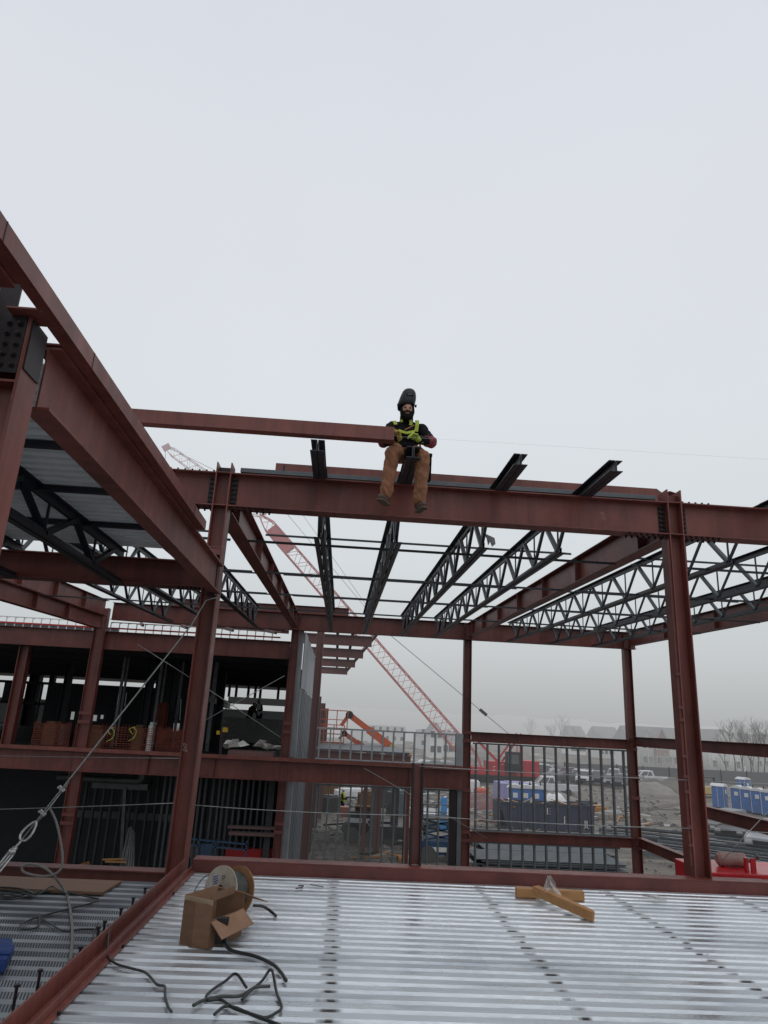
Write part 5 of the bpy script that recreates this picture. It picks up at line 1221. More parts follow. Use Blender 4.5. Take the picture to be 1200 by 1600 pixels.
PW, PB, PS, PR, PG, PN = paint('car_white', (.6, .6, .61)), paint('car_black', (.02, .02, .024)), paint('car_silver', (.35, .36, .38)), paint('car_maroon', (.09, .02, .025)), paint('car_grey', (.10, .105, .11)), paint('car_navy', (.025, .03, .05))
def G0(x, y, Z=ZG): return atZ(x, y, Z)
vehicle('pickup', G0(858, 1242), 3.05, PW, 'white pickup truck behind the blue toilets and dumpster')
pk = [('suv', 913, 1225, 4.3, PW, 'white suv at the left end of the parked row'), ('suv', 936, 1226, 4.3, PB, 'black suv right of the white suv'), ('sedan', 958, 1229, 4.2, PG, 'grey car behind the rightmost screen studs'), ('suv', 973, 1232, 4.1, PN, 'dark navy suv nearest in the parked row'),
      ('sedan', 928, 1221, 4.4, PW, 'white car half hidden by the black suv'), ('suv', 895, 1219, .2, PR, 'maroon suv side on behind the screen studs'), ('sedan', 872, 1218, .1, PS, 'silver car above the white pickup'), ('suv', 852, 1212, .1, PW, 'white suv in the farther row beside the crane'), ('sedan', 875, 1210, .1, PG, 'grey car in the farther row'), ('suv', 900, 1210, 3.2, PS, 'silver suv in the farther row'),
      ('sedan', 948, 1217, 4.4, PB, 'black car deep between the suvs'), ('suv', 985, 1222, 4.3, PB, 'black suv next to the white extended pickup'), ('sedan', 836, 1209, .1, PS, 'silver car at the left of the farther row')]
pk += [('suv', 905, 1223, 4.3, PS, 'silver suv between the maroon and white suvs'), ('sedan', 920, 1217, 4.35, PG, 'grey car behind the white suv at the row end'), ('suv', 960, 1221, 4.3, PS, 'silver suv behind the grey car'), ('sedan', 888, 1224, .3, PB, 'black car right of the white pickup'),
       ('pickup', 842, 1216, .1, PN, 'navy pickup just right of the crane'), ('suv', 862, 1208, .1, PB, 'black suv in the farther row'), ('sedan', 912, 1211, 3.2, PW, 'white car in the farther row'), ('sedan', 930, 1212, 3.2, PR, 'maroon car in the farther row'), ('suv', 945, 1212, 3.2, PG, 'grey suv at the right of the farther row'), ('suv', 998, 1225, 4.2, PG, 'dark grey suv beside the slim far column')]
for kd, x, y, rz, p_, lb in pk: vehicle(kd, G0(x, y), rz, p_, lb)
vehicle('pickup', G0(1012, 1226), 3.1, PW, 'white pickup parked side on between the far columns')
vehicle('suv', G0(1130, 1306), 3.7, PG, 'dark grey suv below the blue toilets', 'cars below the toilets')
vehicle('sedan', G0(1158, 1312), 3.9, PB, 'black car with a pale mirror next to the silver one', 'cars below the toilets')
vehicle('suv', G0(1200, 1330), 4.05, PS, 'silver suv cut by the right photo edge', 'cars below the toilets')
for k, (x, y) in enumerate(((668, 1203), (683, 1204), (700, 1204))): vehicle('sedan', G0(x, y), .1, (PW, PG, PS)[k], '%s car parked in front of the white gabled house' % ('white', 'grey', 'silver')[k], 'cars by the white house')
# yellow loader with cage
ld = T('skid_loader', 'small yellow loader with a dark cage beside the blue toilets', 'loader', (0, 0, 0))
MB().box(-1.2, 1.2, -.75, .75, .45, 1.15).build('body', OYEL, ld, world=False)
for x in (-.6, .6):
    for y in (-.65, .65): MB().bar((x, y, 1.15), (x*.8, y, 2.15), .09, .09, (0, 1, 0)).build('cage_post', DARK, ld, world=False)
MB().box(-.62, .62, -.75, .75, 2.15, 2.23).build('cage_roof', DARK, ld, world=False)
for y in (-.85, .85):
    MB().bar((-1.2, y, 1.4), (1.5, y, .7), .12, .2).build('lift_arm', OYEL, ld, world=False)
    for x in (-.75, .75): MB().cyl((x, y-.15, .42), (x, y+.15, .42), .42, n=16).build('wheel', RUBBER, ld, world=False)
MB().box(1.4, 1.9, -.95, .95, .2, .75).build('bucket', DARK, ld, world=False)
ld.location = G0(1108, 1246); ld.rotation_euler = (0, 0, 1.2)

# ================================================================== TOILETS
def toilet(loc, rz, label, group='blue portable toilets'):
    t = T('portable_toilet', label, 'portable toilet', (0, 0, 0), group)
    MB().box(-.56, .56, -.58, .58, .0, .12).build('skid', DARK, t, world=False)
    mb = MB(); mb.add([(-.56, -.56, .12), (.56, -.56, .12), (.56, .56, .12), (-.56, .56, .12), (-.53, -.53, 2.02), (.53, -.53, 2.02), (.53, .53, 2.02), (-.53, .53, 2.02)], [(0, 1, 5, 4), (1, 2, 6, 5), (2, 3, 7, 6), (3, 0, 4, 7), (4, 5, 6, 7), (3, 2, 1, 0)]); mb.build('cabin', JOHN, t, world=False, bevel=.03)
    dr = MB().box(-.36, .40, -.605, -.56, .22, 1.92).build('door', JOHN, t, world=False, bevel=.01)
    MB().box(-.18, .16, -.612, -.606, 1.38, 1.72).build('notice', WHITE, dr, world=False)
    for z in (.45, .62, .79, .96): MB().box(-.26, .30, -.62, -.607, z, z+.06).build('louvre', JOHN, dr, world=False)
    MB().box(.30, .36, -.64, -.606, 1.05, 1.22).build('handle', DARK, dr, world=False)
    for s_ in (-1, 1): MB().box(s_*.545-.02, s_*.545+.02, -.59, -.57, .12, 2.0).build('corner_trim', JOHNW, t, world=False)
    MB().box(-.545-.03, -.545-.01+.0, -.02, .02, .12, 2.0).build('corner_trim', JOHNW, t, world=False)
    rf = MB(); N_ = 10; pr = [(-.62+1.24*i/N_, 2.03+.26*math.sin(math.pi*i/N_)**.8 if 0 < i < N_ else 2.03) for i in range(N_+1)]
    rf.add([(x, -.64, z) for x, z in pr]+[(x, .64, z) for x, z in pr], [(i, i+1, i+1+N_+1, i+N_+1) for i in range(N_)]+[tuple(range(N_+1)), tuple(range(2*N_+1, N_, -1))]+[(0, N_+1, 2*N_+1, N_)]); rf.build('roof', JOHNW, t, world=False)
    MB().cyl((.35, .35, 2.1), (.35, .35, 2.45), .05).build('vent_pipe', DARK, t, world=False)
    t.location = loc; t.rotation_euler = (0, 0, rz); return t
toilet(G0(1126, 1263), .75, 'blue portable toilet standing apart on the left, seen from its side')
for k, (x, y) in enumerate(((1156, 1267), (1172, 1270), (1189, 1273), (1205, 1276))): toilet(G0(x, y), -.80, 'blue portable toilet in the right hand row, %s after the lone one' % ORD[k])
toilet(atY(1163, 1240, 85)*1+V((0, 0, ZG-atY(1163, 1240, 85).z)), .4, 'distant pale blue toilet behind the right hand row')
for k, x in enumerate((805, 821, 838)): p = atY(x, 1240, 55); p.z = ZG+.15; toilet(p, -.2, 'blue portable toilet behind the dumpster, %s from the left' % ORD[k])

# ================================================================== SITE OBJECTS
dm = T('dumpster', 'long navy dumpster behind the stud screen marked with a white E', 'dumpster', (14, 49.5, ZG))
x0, x1, ya, yb = 11.05, 17.5, 49.2, 51.4
zt0, zb0 = -4.62, -6.2
MB().add([(x0, ya, zt0), (x1, ya, zt0), (x1-.1, ya, zb0), (x0+.5, ya, zb0), (x0, ya+.06, zt0), (x1, ya+.06, zt0), (x1-.1, ya+.06, zb0), (x0+.5, ya+.06, zb0)], [(0, 1, 2, 3), (7, 6, 5, 4), (0, 4, 5, 1), (1, 5, 6, 2), (2, 6, 7, 3), (3, 7, 4, 0)]).build('side_wall', DUMP, dm)
MB().box(x0, x1, yb-.06, yb, zb0, zt0).build('side_wall', DUMP, dm); MB().box(x0, x0+.06, ya+.07, yb-.07, zb0, zt0).build('end_wall', DUMP, dm); MB().box(x1-.16, x1-.1, ya+.07, yb-.07, zb0, zt0).build('end_wall', DUMP, dm)
MB().box(x0+.1, x1-.2, ya+.07, yb-.07, zb0, zb0+.1).build('floor_plate', DUMP, dm)
MB().box(x0-.05, x1+.05, ya-.06, ya, zt0-.09, zt0+.03).build('top_rail', DUMP, dm)
for i in range(9): x = x0+.55+i*.68; MB().box(x, x+.1, ya-.05, ya, zb0+.1, zt0-.1).build('rib', DUMP, dm)
random.seed(21)
for k in range(14):
    c = V((random.uniform(x0+.4, x1-.6), random.uniform(ya+.4, yb-.4), zt0-.05)); a = random.uniform(0, 3.1); d_ = V((math.cos(a), math.sin(a), random.uniform(-.15, .35)))*random.uniform(.4, 1.1)
    one(MB().bar(c-d_, c+d_, .15, .05), 'scrap_length', (WOOD, CARD, WHITE, CONC)[k % 4], 'scrap sticking out of the navy dumpster', 'scrap', 'scrap in the dumpster')
one(MB().box(x0+.1, x1-.2, ya+.1, yb-.1, zt0-.5, zt0-.25), 'dumpster_load', MUDPILE, 'load of rubble filling the navy dumpster', 'rubble load')
def text(s, loc, size, m, parent, rz=0, name='lettering'):
    cu = bpy.data.curves.new('t', 'FONT'); cu.body = s; cu.size = size; cu.extrude = .004; cu.align_x = 'CENTER'; cu.align_y = 'CENTER'
    o = bpy.data.objects.new('t', cu); COL.objects.link(o); dg = bpy.context.evaluated_depsgraph_get(); dg.update()
    me = bpy.data.meshes.new_from_object(o.evaluated_get(dg)); bpy.data.objects.remove(o); me.materials.clear(); me.materials.append(m)
    me.transform(Matrix.Translation(V(loc)-world_loc(parent)) @ Matrix.Rotation(rz, 4, 'Z') @ Matrix.Rotation(math.pi/2, 4, 'X'))
    q = bpy.data.objects.new(name, me); COL.objects.link(q); q.parent = parent; return q
pe = atY(857, 1268, ya-.02); text('E', pe, .58, LETW, dm)
for x, y in ((882, 1283), (917, 1290), (914, 1290)):
    p = atY(x, y, ya-.02); MB().box(p.x-.03, p.x+.03, ya-.062, ya-.055, p.z-.2, p.z+.3).build('chalk_mark', LETW, dm); MB().box(p.x-.1, p.x+.1, ya-.062, ya-.055, p.z-.2, p.z-.15).build('chalk_mark', LETW, dm)
ct = T('site_container', 'violet and tan container left of the blue toilets', 'container', (13, 60, ZG))
a, b_ = atY(779, 1240, 62), atY(812, 1240, 62); c_ = atY(787, 1240, 60)
MB().box(a.x, a.x+.9, 61, 64, ZG+.1, ZG+2.0).build('side_wall', PURP, ct); MB().box(a.x+.91, a.x+2.3, 60.9, 64, ZG+.1, ZG+1.5).build('door_panel', TAN, ct); MB().box(a.x+.91, a.x+2.6, 61.2, 64, ZG+1.6, ZG+2.05).build('top', PURP, ct)
def pile(name, c, rx, ry, h, m, label, cat, seed=0, n_=14, kind=None):
    mb = MB(); vs = []
    for j in range(n_+1):
        for i in range(n_+1):
            u, v = i/n_*2-1, j/n_*2-1; d_ = max(0, 1-(u*u+v*v)); z = h*d_**.7*(.8+.5*noise.noise(V((u*2+seed, v*2, seed))))+.12*h*noise.noise(V((u*7, v*7, seed)))*(d_ > 0)
            vs.append((c[0]+u*rx, c[1]+v*ry, ZG-.05+max(0, z)))
    mb.add(vs, [(j*(n_+1)+i, j*(n_+1)+i+1, (j+1)*(n_+1)+i+1, (j+1)*(n_+1)+i) for j in range(n_) for i in range(n_)])
    return one(mb, name, m, label, cat, kind=kind, smooth=False)
pile('earth_pile', G0(1030, 1238), 4.5, 3, 1.5, MUDPILE, 'brown earth heap in front of the far fence', 'earth heap', 2)
pile('earth_pile', G0(1063, 1236), 4.5, 3, 1.7, MUDPILE, 'dark earth heap left of the right column', 'earth heap', 5)
pile('concrete_block', G0(1015, 1240), 3.4, 1.2, 1.5, CONC, 'pale concrete rubble block beside the slim far column', 'rubble', 9, 8)
pile('tarp_heap', atZ(868, 1258, ZG), 1.4, 1.0, 1.25, WHITE, 'white tarpaulin heap right of the dumpster toilets', 'tarpaulin', 3, 10)
pile('tarp_heap', atZ(884, 1258, ZG), 1.5, 1.0, 1.1, CONC, 'pale grey tarpaulin heap next to the white one', 'tarpaulin', 8, 10)
pile('earth_pile', G0(745, 1256), 3, 5, .9, REDD, 'rusty rebar heap left of the dumpster', 'rebar heap', 4, 18)
pile('earth_pile', G0(1000, 1218), 40, 3, .8, MUDPILE, 'long low earth bank along the far fence', 'earth bank', 6, 30)
random.seed(11)
def debris(cx, cy, rx, ry, n_, label, mats, seed, smin=.3, smax=2.6, name='timber_offcut', cat='timber', h=.5):
    for i in range(n_):
        x, y = cx+random.uniform(-rx, rx), cy+random.uniform(-ry, ry); L_ = random.uniform(smin, smax); a = random.uniform(0, 3.14); z = ZG+random.uniform(.05, h)
        d_ = V((math.cos(a), math.sin(a), random.uniform(-.08, .1)))*L_/2; c = V((x, y, z))
        one(MB().bar(c-d_, c+d_, random.uniform(.08, .28), random.uniform(.03, .08)), name, random.choice(mats), label, cat, label)
debris(20.5, 56, 4.0, 5, 34, 'loose timber in the heap right of the dumpster', (WOOD, CONC, WHITE, MUDPILE, TRUNK), 1)
debris(10.5, 54, 1.6, 5, 16, 'loose timber left of the dumpster', (WOOD, CONC, WHITE, REDD), 2)
debris(9.0, 62, 2.5, 8, 20, 'scrap lengths scattered before the crane', (CONC, WHITE, DARK, REDD), 3)
debris(1.0, 41.5, 4.4, 5.5, 40, 'scrap lengths strewn over the mud below the frame', (CONC, DARK, MUDPILE, WOOD, GALVD, DARK), 4, .2, 1.6, 'scrap_length', 'scrap', .2)
debris(1.0, 56, 5, 6, 40, 'scrap lengths strewn behind the generator', (CONC, DARK, WHITE, GALVD, DARK), 5, .3, 2.6, 'scrap_length', 'scrap', .6)
debris(4.5, 66, 4, 8, 40, 'scrap lengths around the far end of the yard', (CONC, DARK, WHITE, GALVD, DARK, MUDPILE), 6, .6, 3.6, 'scrap_length', 'scrap', .9)
debris(24, 62, 6, 6, 26, 'scrap lengths in the open yard right of the dumpster', (CONC, DARK, WHITE, GALVD, WOOD), 7, .5, 3.0, 'scrap_length', 'scrap', .5)
debris(12, 70, 5, 6, 20, 'scrap lengths between the toilets and the crane', (CONC, DARK, WHITE, GALVD, REDD), 8, .5, 3.0, 'scrap_length', 'scrap', .7)
for k, (x, y, w_, h_, m, lb) in enumerate(((737, 1232, 1.4, 1.2, WHITE, 'white crate left of the violet container'), (752, 1237, 1.2, .7, ORANGE, 'orange crate left of the violet container'), (768, 1250, 2.0, .5, WOOD, 'flat pack of yellow timber left of the violet container'), (912, 1256, 2.2, .6, DARK, 'low dark pack right of the pale tarpaulin heap'), (930, 1262, 1.8, .5, WOOD, 'low yellow pack in the open yard'), (950, 1270, 2.6, .4, CONC, 'flat pale slab pack in the open yard'), (512, 1262, 1.4, 1.1, DARK, 'dark cabinet near the traffic cone'), (652, 1232, 2.4, 1.2, GALV, 'pale metal skip beyond the floor frame'), (668, 1228, 2.0, 1.4, DARK, 'dark skip beyond the floor frame'), (698, 1236, 2.6, .9, CONC, 'pale rubble bin right of the dark skip'))):
    c = G0(x, y+8); mb = MB(); mb.cbox(c+V((0, 0, h_/2)), (w_, 1.2, h_), .15*k); mb.cbox(c+V((.1, .1, h_+.05)), (w_*.7, .8, .1), .15*k+.2); one(mb, 'site_pack', m, lb, 'pack', bevel=.05)
# rubble as uncountable stuff
mb = MB()
for i in range(2600):
    r1 = random.random(); y = 27+60*r1**1.3; x = random.uniform(-1.2, 5+y*.38) if random.random() < .8 else random.uniform(-1, 4); s_ = random.uniform(.03, .14)*(1+y/60)
    vs = [V((random.uniform(-1, 1), random.uniform(-1, 1), random.uniform(0, 1)))*s_+V((x, y, ZG)) for _ in range(5)]
    mb.add(vs, [(0, 1, 2), (0, 2, 3), (0, 3, 4), (1, 2, 3), (1, 3, 4), (0, 1, 4)])
one(mb, 'rubble', mat('rubble_stone', (.20, .185, .165), (.05, .045, .04), .9, 0, .8, 1, haze=.8), 'stones and clods scattered over the site ground', 'rubble', kind='stuff')
# tracks in the mud: long low ruts
for k in range(7):
    mb = MB(); pts = [V((20+k*2.0+math.sin(i*.5+k)*.6+i*1.6, 58+k*2.2+i*1.5, ZG-.03)) for i in range(14)]
    mb.tube(pts, [.05+.10*math.sin(math.pi*i/13) for i in range(14)], 6); one(mb, 'mud_rut', MUDPILE, 'long rut ridge in the mud of the open yard, %s from the front' % ORD[k], 'rut', 'mud ruts')
# stacks of metal deck on the ground
for k, (x0, y0, x1, n_) in enumerate(((6.9, 34.6, 13.5, 7), (8.0, 38.4, 14.6, 5), (7.6, 42.0, 15.0, 6))):
    t = T('deck_stack', 'stack of grey ribbed roof sheets on the ground, %s from the front' % ORD[k], 'stack of sheets', (x0, y0, ZG), 'stacks of ribbed sheets')
    for i in range(n_):
        z = ZG+.12+i*.07
        mb = MB(); xa_, xb_ = x0+random.uniform(-.25, .25), x1+random.uniform(-.3, .3); oy = random.uniform(-.1, .1)
        for q_ in range(9): mb.box(xa_, xb_, y0+oy+q_*.3, y0+oy+q_*.3+.17, z+.02, z+.055)
        mb.box(xa_, xb_, y0+oy, y0+oy+2.57, z, z+.006); mb.build('sheet', GALVD, t)
    for x in (x0+.8, x1-1): MB().box(x, x+.12, y0-.1, y0+2.7, ZG, ZG+.115).build('bearer', TRUNK, t)
for k, (px_, py_, n_, L_, a) in enumerate(((1040, 1318, 9, 6.5, -.45), (1020, 1308, 7, 6, -.45), (1150, 1352, 9, 9, -.62), (1175, 1335, 9, 10, -.62), (1150, 1322, 5, 8, -.5))):
    c = G0(px_, py_); t = T('steel_bundle', 'bundle of grey steel lengths lying beside the right column, %s of its kind' % ORD[k], 'steel bundle', c, 'bundles of grey steel')
    for i in range(n_):
        off = V((-math.sin(a), math.cos(a), 0))*(.32*(i-n_/2)); d_ = V((math.cos(a+random.uniform(-.02, .02)), math.sin(a), 0))*L_/2; cc_ = c+off+V((random.uniform(-.5, .5), 0, .12+.14*(i % 3)))
        MB().bar(cc_-d_, cc_+d_, .13, .12).build('length', random.choice((GALV, GALVD, GALVH, DARK)), t)
# blue lift and tank
bl = T('scissor_lift', 'dark blue lift machine parked behind the stud screen', 'lift', (5.3, 37, ZG))
MB().box(4.35, 6.3, 36.5, 38.2, ZG+.35, ZG+.95).build('chassis', BLUED, bl)
for x in (4.7, 5.95):
    for y in (36.45, 38.25): MB().cyl((x, y-.12, ZG+.38), (x, y+.12, ZG+.38), .38, n=16).build('wheel', RUBBER, bl)
for s_ in (0, 1):
    for i in range(3):
        z0 = ZG+.98+i*.3; MB().bar((4.5 if s_ else 6.1, 36.7, z0), (6.1 if s_ else 4.5, 36.7, z0+.3), .08, .08).build('scissor_arm', BLUED, bl)
MB().box(4.35, 6.3, 36.5, 38.2, ZG+1.9, ZG+1.98).build('platform', DARK, bl)
for x in (4.4, 5.05, 5.7, 6.25): MB().box(x-.02, x+.02, 36.5, 36.54, ZG+1.98, ZG+2.6).build('guard_post', BLUED, bl)
for z in (2.25, 2.6): MB().box(4.38, 6.27, 36.5, 36.54, ZG+z-.02, ZG+z+.02).build('guard_rail', GALVD, bl)
MB().box(4.9, 5.6, 36.44, 36.49, ZG+.5, ZG+.7).build('decal', WHITEN, bl)
a, b_ = atY(692, 1296, 39), atY(694, 1246, 39)
mb = MB(); mb.bar(a, b_, .34, .1, (0, 1, 0)); bpn = T('blue_board', 'bright blue board standing up behind the black post with a white edge', 'board', a)
mb.build('board', LBLUE, bpn); MB().bar(a+V((-.25, -.02, 0)), b_+V((-.2, -.02, -.35)), .09, .08, (0, 1, 0)).build('white_edge', WHITEN, bpn)
tk = atY(671, 1282, 40); tt = T('storage_tank', 'grey white cylindrical tank left of the bright blue board', 'tank', (tk.x, 40, ZG))
MB().cyl((tk.x-.6, 40.3, tk.z), (tk.x+2.0, 41.2, tk.z), .55, n=20).build('shell', GALVH, tt, smooth=False)
for x in (-.2, 1.3): MB().box(tk.x+x, tk.x+x+.15, 40.2, 41.2, ZG, tk.z-.4).build('support', DARK, tt)
# generator trailer
gn = T('generator', 'dark site generator with an orange panel in the mud', 'generator', G0(560, 1304))
c = G0(560, 1304)
MB().cbox(c+V((.1, .6, .85)), (1.5, 1.3, .8)).build('housing', DARK, gn, bevel=.05); MB().cyl(c+V((.25, -.1, .95)), c+V((.25, .0, .95)), .36, n=16).build('fan', GALVD, gn)
MB().cbox(c+V((-.9, .5, 1.15)), (.5, .6, .55)).build('orange_panel', ORANGE, gn); MB().cbox(c+V((.3, .6, 1.38)), (1.1, .9, .25)).build('cover', CARD, gn)
for x in (-.7, .8): MB().cyl(c+V((x, -.15, .33)), c+V((x, .05, .33)), .33, n=16).build('wheel', RUBBER, gn)
MB().bar(c+V((-.8, .5, .5)), c+V((-2.1, .6, .35)), .1, .1).build('drawbar', DARK, gn)
cn = T('traffic_cone', 'orange traffic cone by the foot of the grey wall panel', 'cone', G0(492, 1281))
c = G0(492, 1281); MB().cyl(c+V((0, 0, .04)), c+V((0, 0, .72)), .17, .03, 16).build('cone', CONE, cn); MB().cbox(c+V((0, 0, .02)), (.42, .42, .04)).build('base', CONE, cn)
for k, (x, y, w_, h_, m, lb, ct_) in enumerate(((575, 1262, 1.6, 1.5, CARD, 'brown tarped load behind the generator', 'load'), (608, 1250, 2.2, 1.6, DARK, 'dark skip in the middle of the yard', 'skip'), (545, 1238, 2.4, .8, WHITE, 'white covered stack at the back of the yard', 'stack'), (518, 1232, 1.8, 1.0, CARD, 'brown covered stack next to the white one', 'stack'), (620, 1262, 1.2, 1.6, GALVD, 'grey metal cabinet in the yard', 'cabinet'), (495, 1300, 1.0, .4, CONC, 'pale block by the grey wall panel', 'block'))):
    c = G0(x, y+12); mb = MB(); mb.cbox(c+V((0, 0, h_/2)), (w_, 1.2, h_), .1*k); mb.cbox(c+V((.1, 0, h_+.06)), (w_*.8, 1.0, .14), .1*k+.1); one(mb, ct_.replace(' ', '_'), m, lb, ct_, bevel=.08)
for k in range(4):
    c = G0(572+k*9, 1342-k*2); a = .4+.25*k; d_ = V((math.cos(a), math.sin(a), 0))*.9; one(MB().bar(c-d_+V((0, 0, .06)), c+d_+V((0, 0, .08)), .18, .05), 'timber_offcut', CONC if k % 2 else WOOD, 'pale plank lying in the near mud, %s from the left' % ORD[k], 'timber', 'planks in the near mud')
c = G0(634, 1345); one(MB().cbox(c+V((0, 0, .12)), (.8, 1, .16)), 'plywood_stack', WOOD, 'yellow plywood stack by the foot of the short post', 'plywood')
# red machine right foreground
Ym = 17.0
a = atY(1104, 1363, Ym); b_ = atY(1290, 1371, Ym); zt_ = a.z
rm = T('red_machine', 'red machine with a rusty exhaust drum behind the deck edge on the right', 'machine', ((a.x+b_.x)/2, Ym, zt_-1.5))
MB().add([(a.x, Ym, zt_), (b_.x, Ym, zt_), (b_.x, Ym, zt_-1.2), (a.x, Ym, zt_-1.2), (a.x, Ym+1.6, zt_+.02), (b_.x, Ym+1.6, zt_+.02), (b_.x, Ym+1.6, zt_-1.2), (a.x, Ym+1.6, zt_-1.2)], [(3, 2, 1, 0), (4, 5, 6, 7), (0, 1, 5, 4), (2, 3, 7, 6), (0, 4, 7, 3), (1, 2, 6, 5)]).build('hood', MRED, rm, bevel=.02)
MB().box(a.x-.02, b_.x+.02, Ym-.03, Ym-.002, zt_-.10, zt_-.02).build('edge_lip', MRED, rm)
m1, m2 = atY(1123, 1342, Ym+.8), atY(1162, 1342, Ym+.8)
dr = MB(); dr.cyl((m1.x, Ym+.8, m1.z), (m2.x, Ym+.8, m1.z), .155, n=20); dr.cyl((m1.x-.05, Ym+.8, m1.z), (m1.x+.001, Ym+.8, m1.z), .10, .15, 20); dr.cyl((m2.x-.001, Ym+.8, m1.z), (m2.x+.06, Ym+.8, m1.z), .15, .07, 20)
dr.build('exhaust_drum', mat('rusty_drum', (.36, .30, .28), (.25, .09, .07), .6, .3, 3, .8), rm, smooth=False)
MB().tube(curve([(m2.x+.03, Ym+.8, m1.z), (m2.x+.18, Ym+.8, m1.z+.01), (m2.x+.28, Ym+.75, m1.z+.08), (m2.x+.33, Ym+.72, m1.z+.12)], 5), .06, 10).build('exhaust_pipe', GALVD, rm, smooth=True)
for x in (m1.x+.08, m2.x-.02): MB().box(x, x+.07, Ym+.72, Ym+.88, zt_, m1.z-.12).build('bracket', MRED, rm)
p = atY(1167, 1350, Ym+.2)
lg = MB(); lg.box(p.x-.02, p.x+.04, Ym+.2, Ym+.3, zt_, zt_+.30); lg.box(p.x+.10, p.x+.22, Ym+.2, Ym+.24, zt_, zt_+.30); lg.build('lifting_lug', MRED, rm)
pt = atY(1138, 1369.5, Ym-.01); text('Manitowoc', (pt.x, Ym-.012, pt.z), .085, LETW, rm)

# ================================================================== FENCE, HOUSES, TREES
fn = T('screen_fence', 'dark screened fence behind the parked cars', 'fence', (60, 108, ZG))
MB().box(34, 110, 108, 108.1, ZG, ZG+2.0).build('screen', FENCE, fn)
for i in range(20): x = 34+i*4; MB().cyl((x, 107.9, ZG), (x, 107.9, ZG+2.2), .06, n=6).build('post', GALVD, fn)
def gable_house(x0, x1, Y, h, rh, m, label, d_=10, wins=3, front=True, grp=None, rm_=ASPH):
    t = T('house', label, 'house', ((x0+x1)/2, Y, ZG), grp)
    xm = (x0+x1)/2
    MB().add([(x0, Y, ZG), (x1, Y, ZG), (x1, Y, ZG+h), (xm, Y, ZG+h+rh), (x0, Y, ZG+h), (x0, Y+d_, ZG), (x1, Y+d_, ZG), (x1, Y+d_, ZG+h), (xm, Y+d_, ZG+h+rh), (x0, Y+d_, ZG+h)], [(0, 1, 2, 3, 4), (9, 8, 7, 6, 5), (0, 5, 6, 1), (1, 6, 7, 2), (4, 9, 5, 0)]).build('wall', m, t)
    for xa, xb in ((x0-.3, xm), (x1+.3, xm)):
        za = ZG+h-.15; zb = ZG+h+rh+.05
        MB().add([(xa, Y-.4, za), (xb, Y-.4, zb), (xb, Y+d_+.4, zb), (xa, Y+d_+.4, za), (xa, Y-.4, za+.2), (xb, Y-.4, zb+.2), (xb, Y+d_+.4, zb+.2), (xa, Y+d_+.4, za+.2)], [(0, 1, 2, 3), (7, 6, 5, 4), (0, 4, 5, 1), (1, 5, 6, 2), (2, 6, 7, 3), (3, 7, 4, 0)]).build('roof', rm_, t)
    for r_i in range(2):
        for k_ in range(wins):
            x = x0+(x1-x0)*(k_+.5)/wins; z = ZG+1.0+r_i*2.9
            w_ = MB().box(x-.55, x+.55, Y-.06, Y-.01, z, z+1.5).build('window', WHITE, t); MB().box(x-.43, x+.43, Y-.09, Y-.065, z+.12, z+1.38).build('pane', GLASSD, w_)
    return t
def long_house(x0, x1, Y, h, rh, m, label, d_=10, wins=5, rows=2, grp=None):
    t = T('house', label, 'house', ((x0+x1)/2, Y, ZG), grp); MB().box(x0, x1, Y, Y+d_, ZG, ZG+h).build('wall', m, t)
    MB().add([(x0-.3, Y-.4, ZG+h), (x1+.3, Y-.4, ZG+h), (x1+.3, Y+d_+.4, ZG+h), (x0-.3, Y+d_+.4, ZG+h), (x0-.3, Y+d_/2, ZG+h+rh), (x1+.3, Y+d_/2, ZG+h+rh)], [(0, 1, 5, 4), (2, 3, 4, 5), (0, 4, 3), (1, 2, 5), (3, 2, 1, 0)]).build('roof', ASPH, t)
    for r_i in range(rows):
        for k_ in range(wins):
            x = x0+(x1-x0)*(k_+.5)/wins; z = ZG+1.0+r_i*2.9
            w_ = MB().box(x-.6, x+.6, Y-.06, Y-.01, z, z+1.5).build('window', WHITE, t); MB().box(x-.47, x+.47, Y-.09, Y-.065, z+.12, z+1.38).build('pane', GLASSD, w_)
    return t
HG = 'townhouses beyond the fence'
def X_(x, Y): return atY(x, 1190, Y).x
Yh = 150
long_house(X_(988, Yh+3), X_(1062, Yh+3), Yh+3, 5.3, 3.2, SIDW, 'long pale townhouse block with grey roof left of the right column', 10, 7, 2, HG)
gable_house(X_(1004, Yh), X_(1022, Yh), Yh, 5.0, 2.6, SIDG, 'grey gabled front on the pale townhouse block', 4, 2, grp=HG)
gable_house(X_(1026, Yh), X_(1047, Yh), Yh, 4.9, 3.2, BRK, 'brick gabled front on the pale townhouse block', 4, 2, grp=HG)
long_house(X_(1066, Yh+3), X_(1118, Yh+3), Yh+3, 5.6, 2.9, BRK, 'brick townhouse just right of the right column', 10, 5, 2, HG)
gable_house(X_(1108, Yh-5), X_(1162, Yh-5), Yh-5, 5.6, 2.7, SIDW, 'white townhouse with grey roof behind the bare trees', 12, 3, grp=HG)
long_house(X_(1168, Yh+12), X_(1230, Yh+12), Yh+12, 5.4, 2.8, SIDG, 'grey townhouse at the right edge behind the bare trees', 10, 5, 2, HG)
for k, (xa, xb, Y, m) in enumerate(((938, 972, 200, SIDG), (893, 916, 220, SIDW))):
    long_house(X_(xa, Y), X_(xb, Y), Y, 5.5, 3.0, m, 'faint foggy house behind the screen studs, %s from the right' % ORD[k], 10, 5, 2, HG)
long_house(X_(655, 200), X_(716, 200), 200, 3.4, 1.8, SIDG, 'long grey foggy building behind the white gabled house', 14, 6, 2)
gable_house(X_(670, 150), X_(691, 150), 150, 4.6, 2.2, SIDW, 'white gabled house seen through the short stud rail', 9, 2)
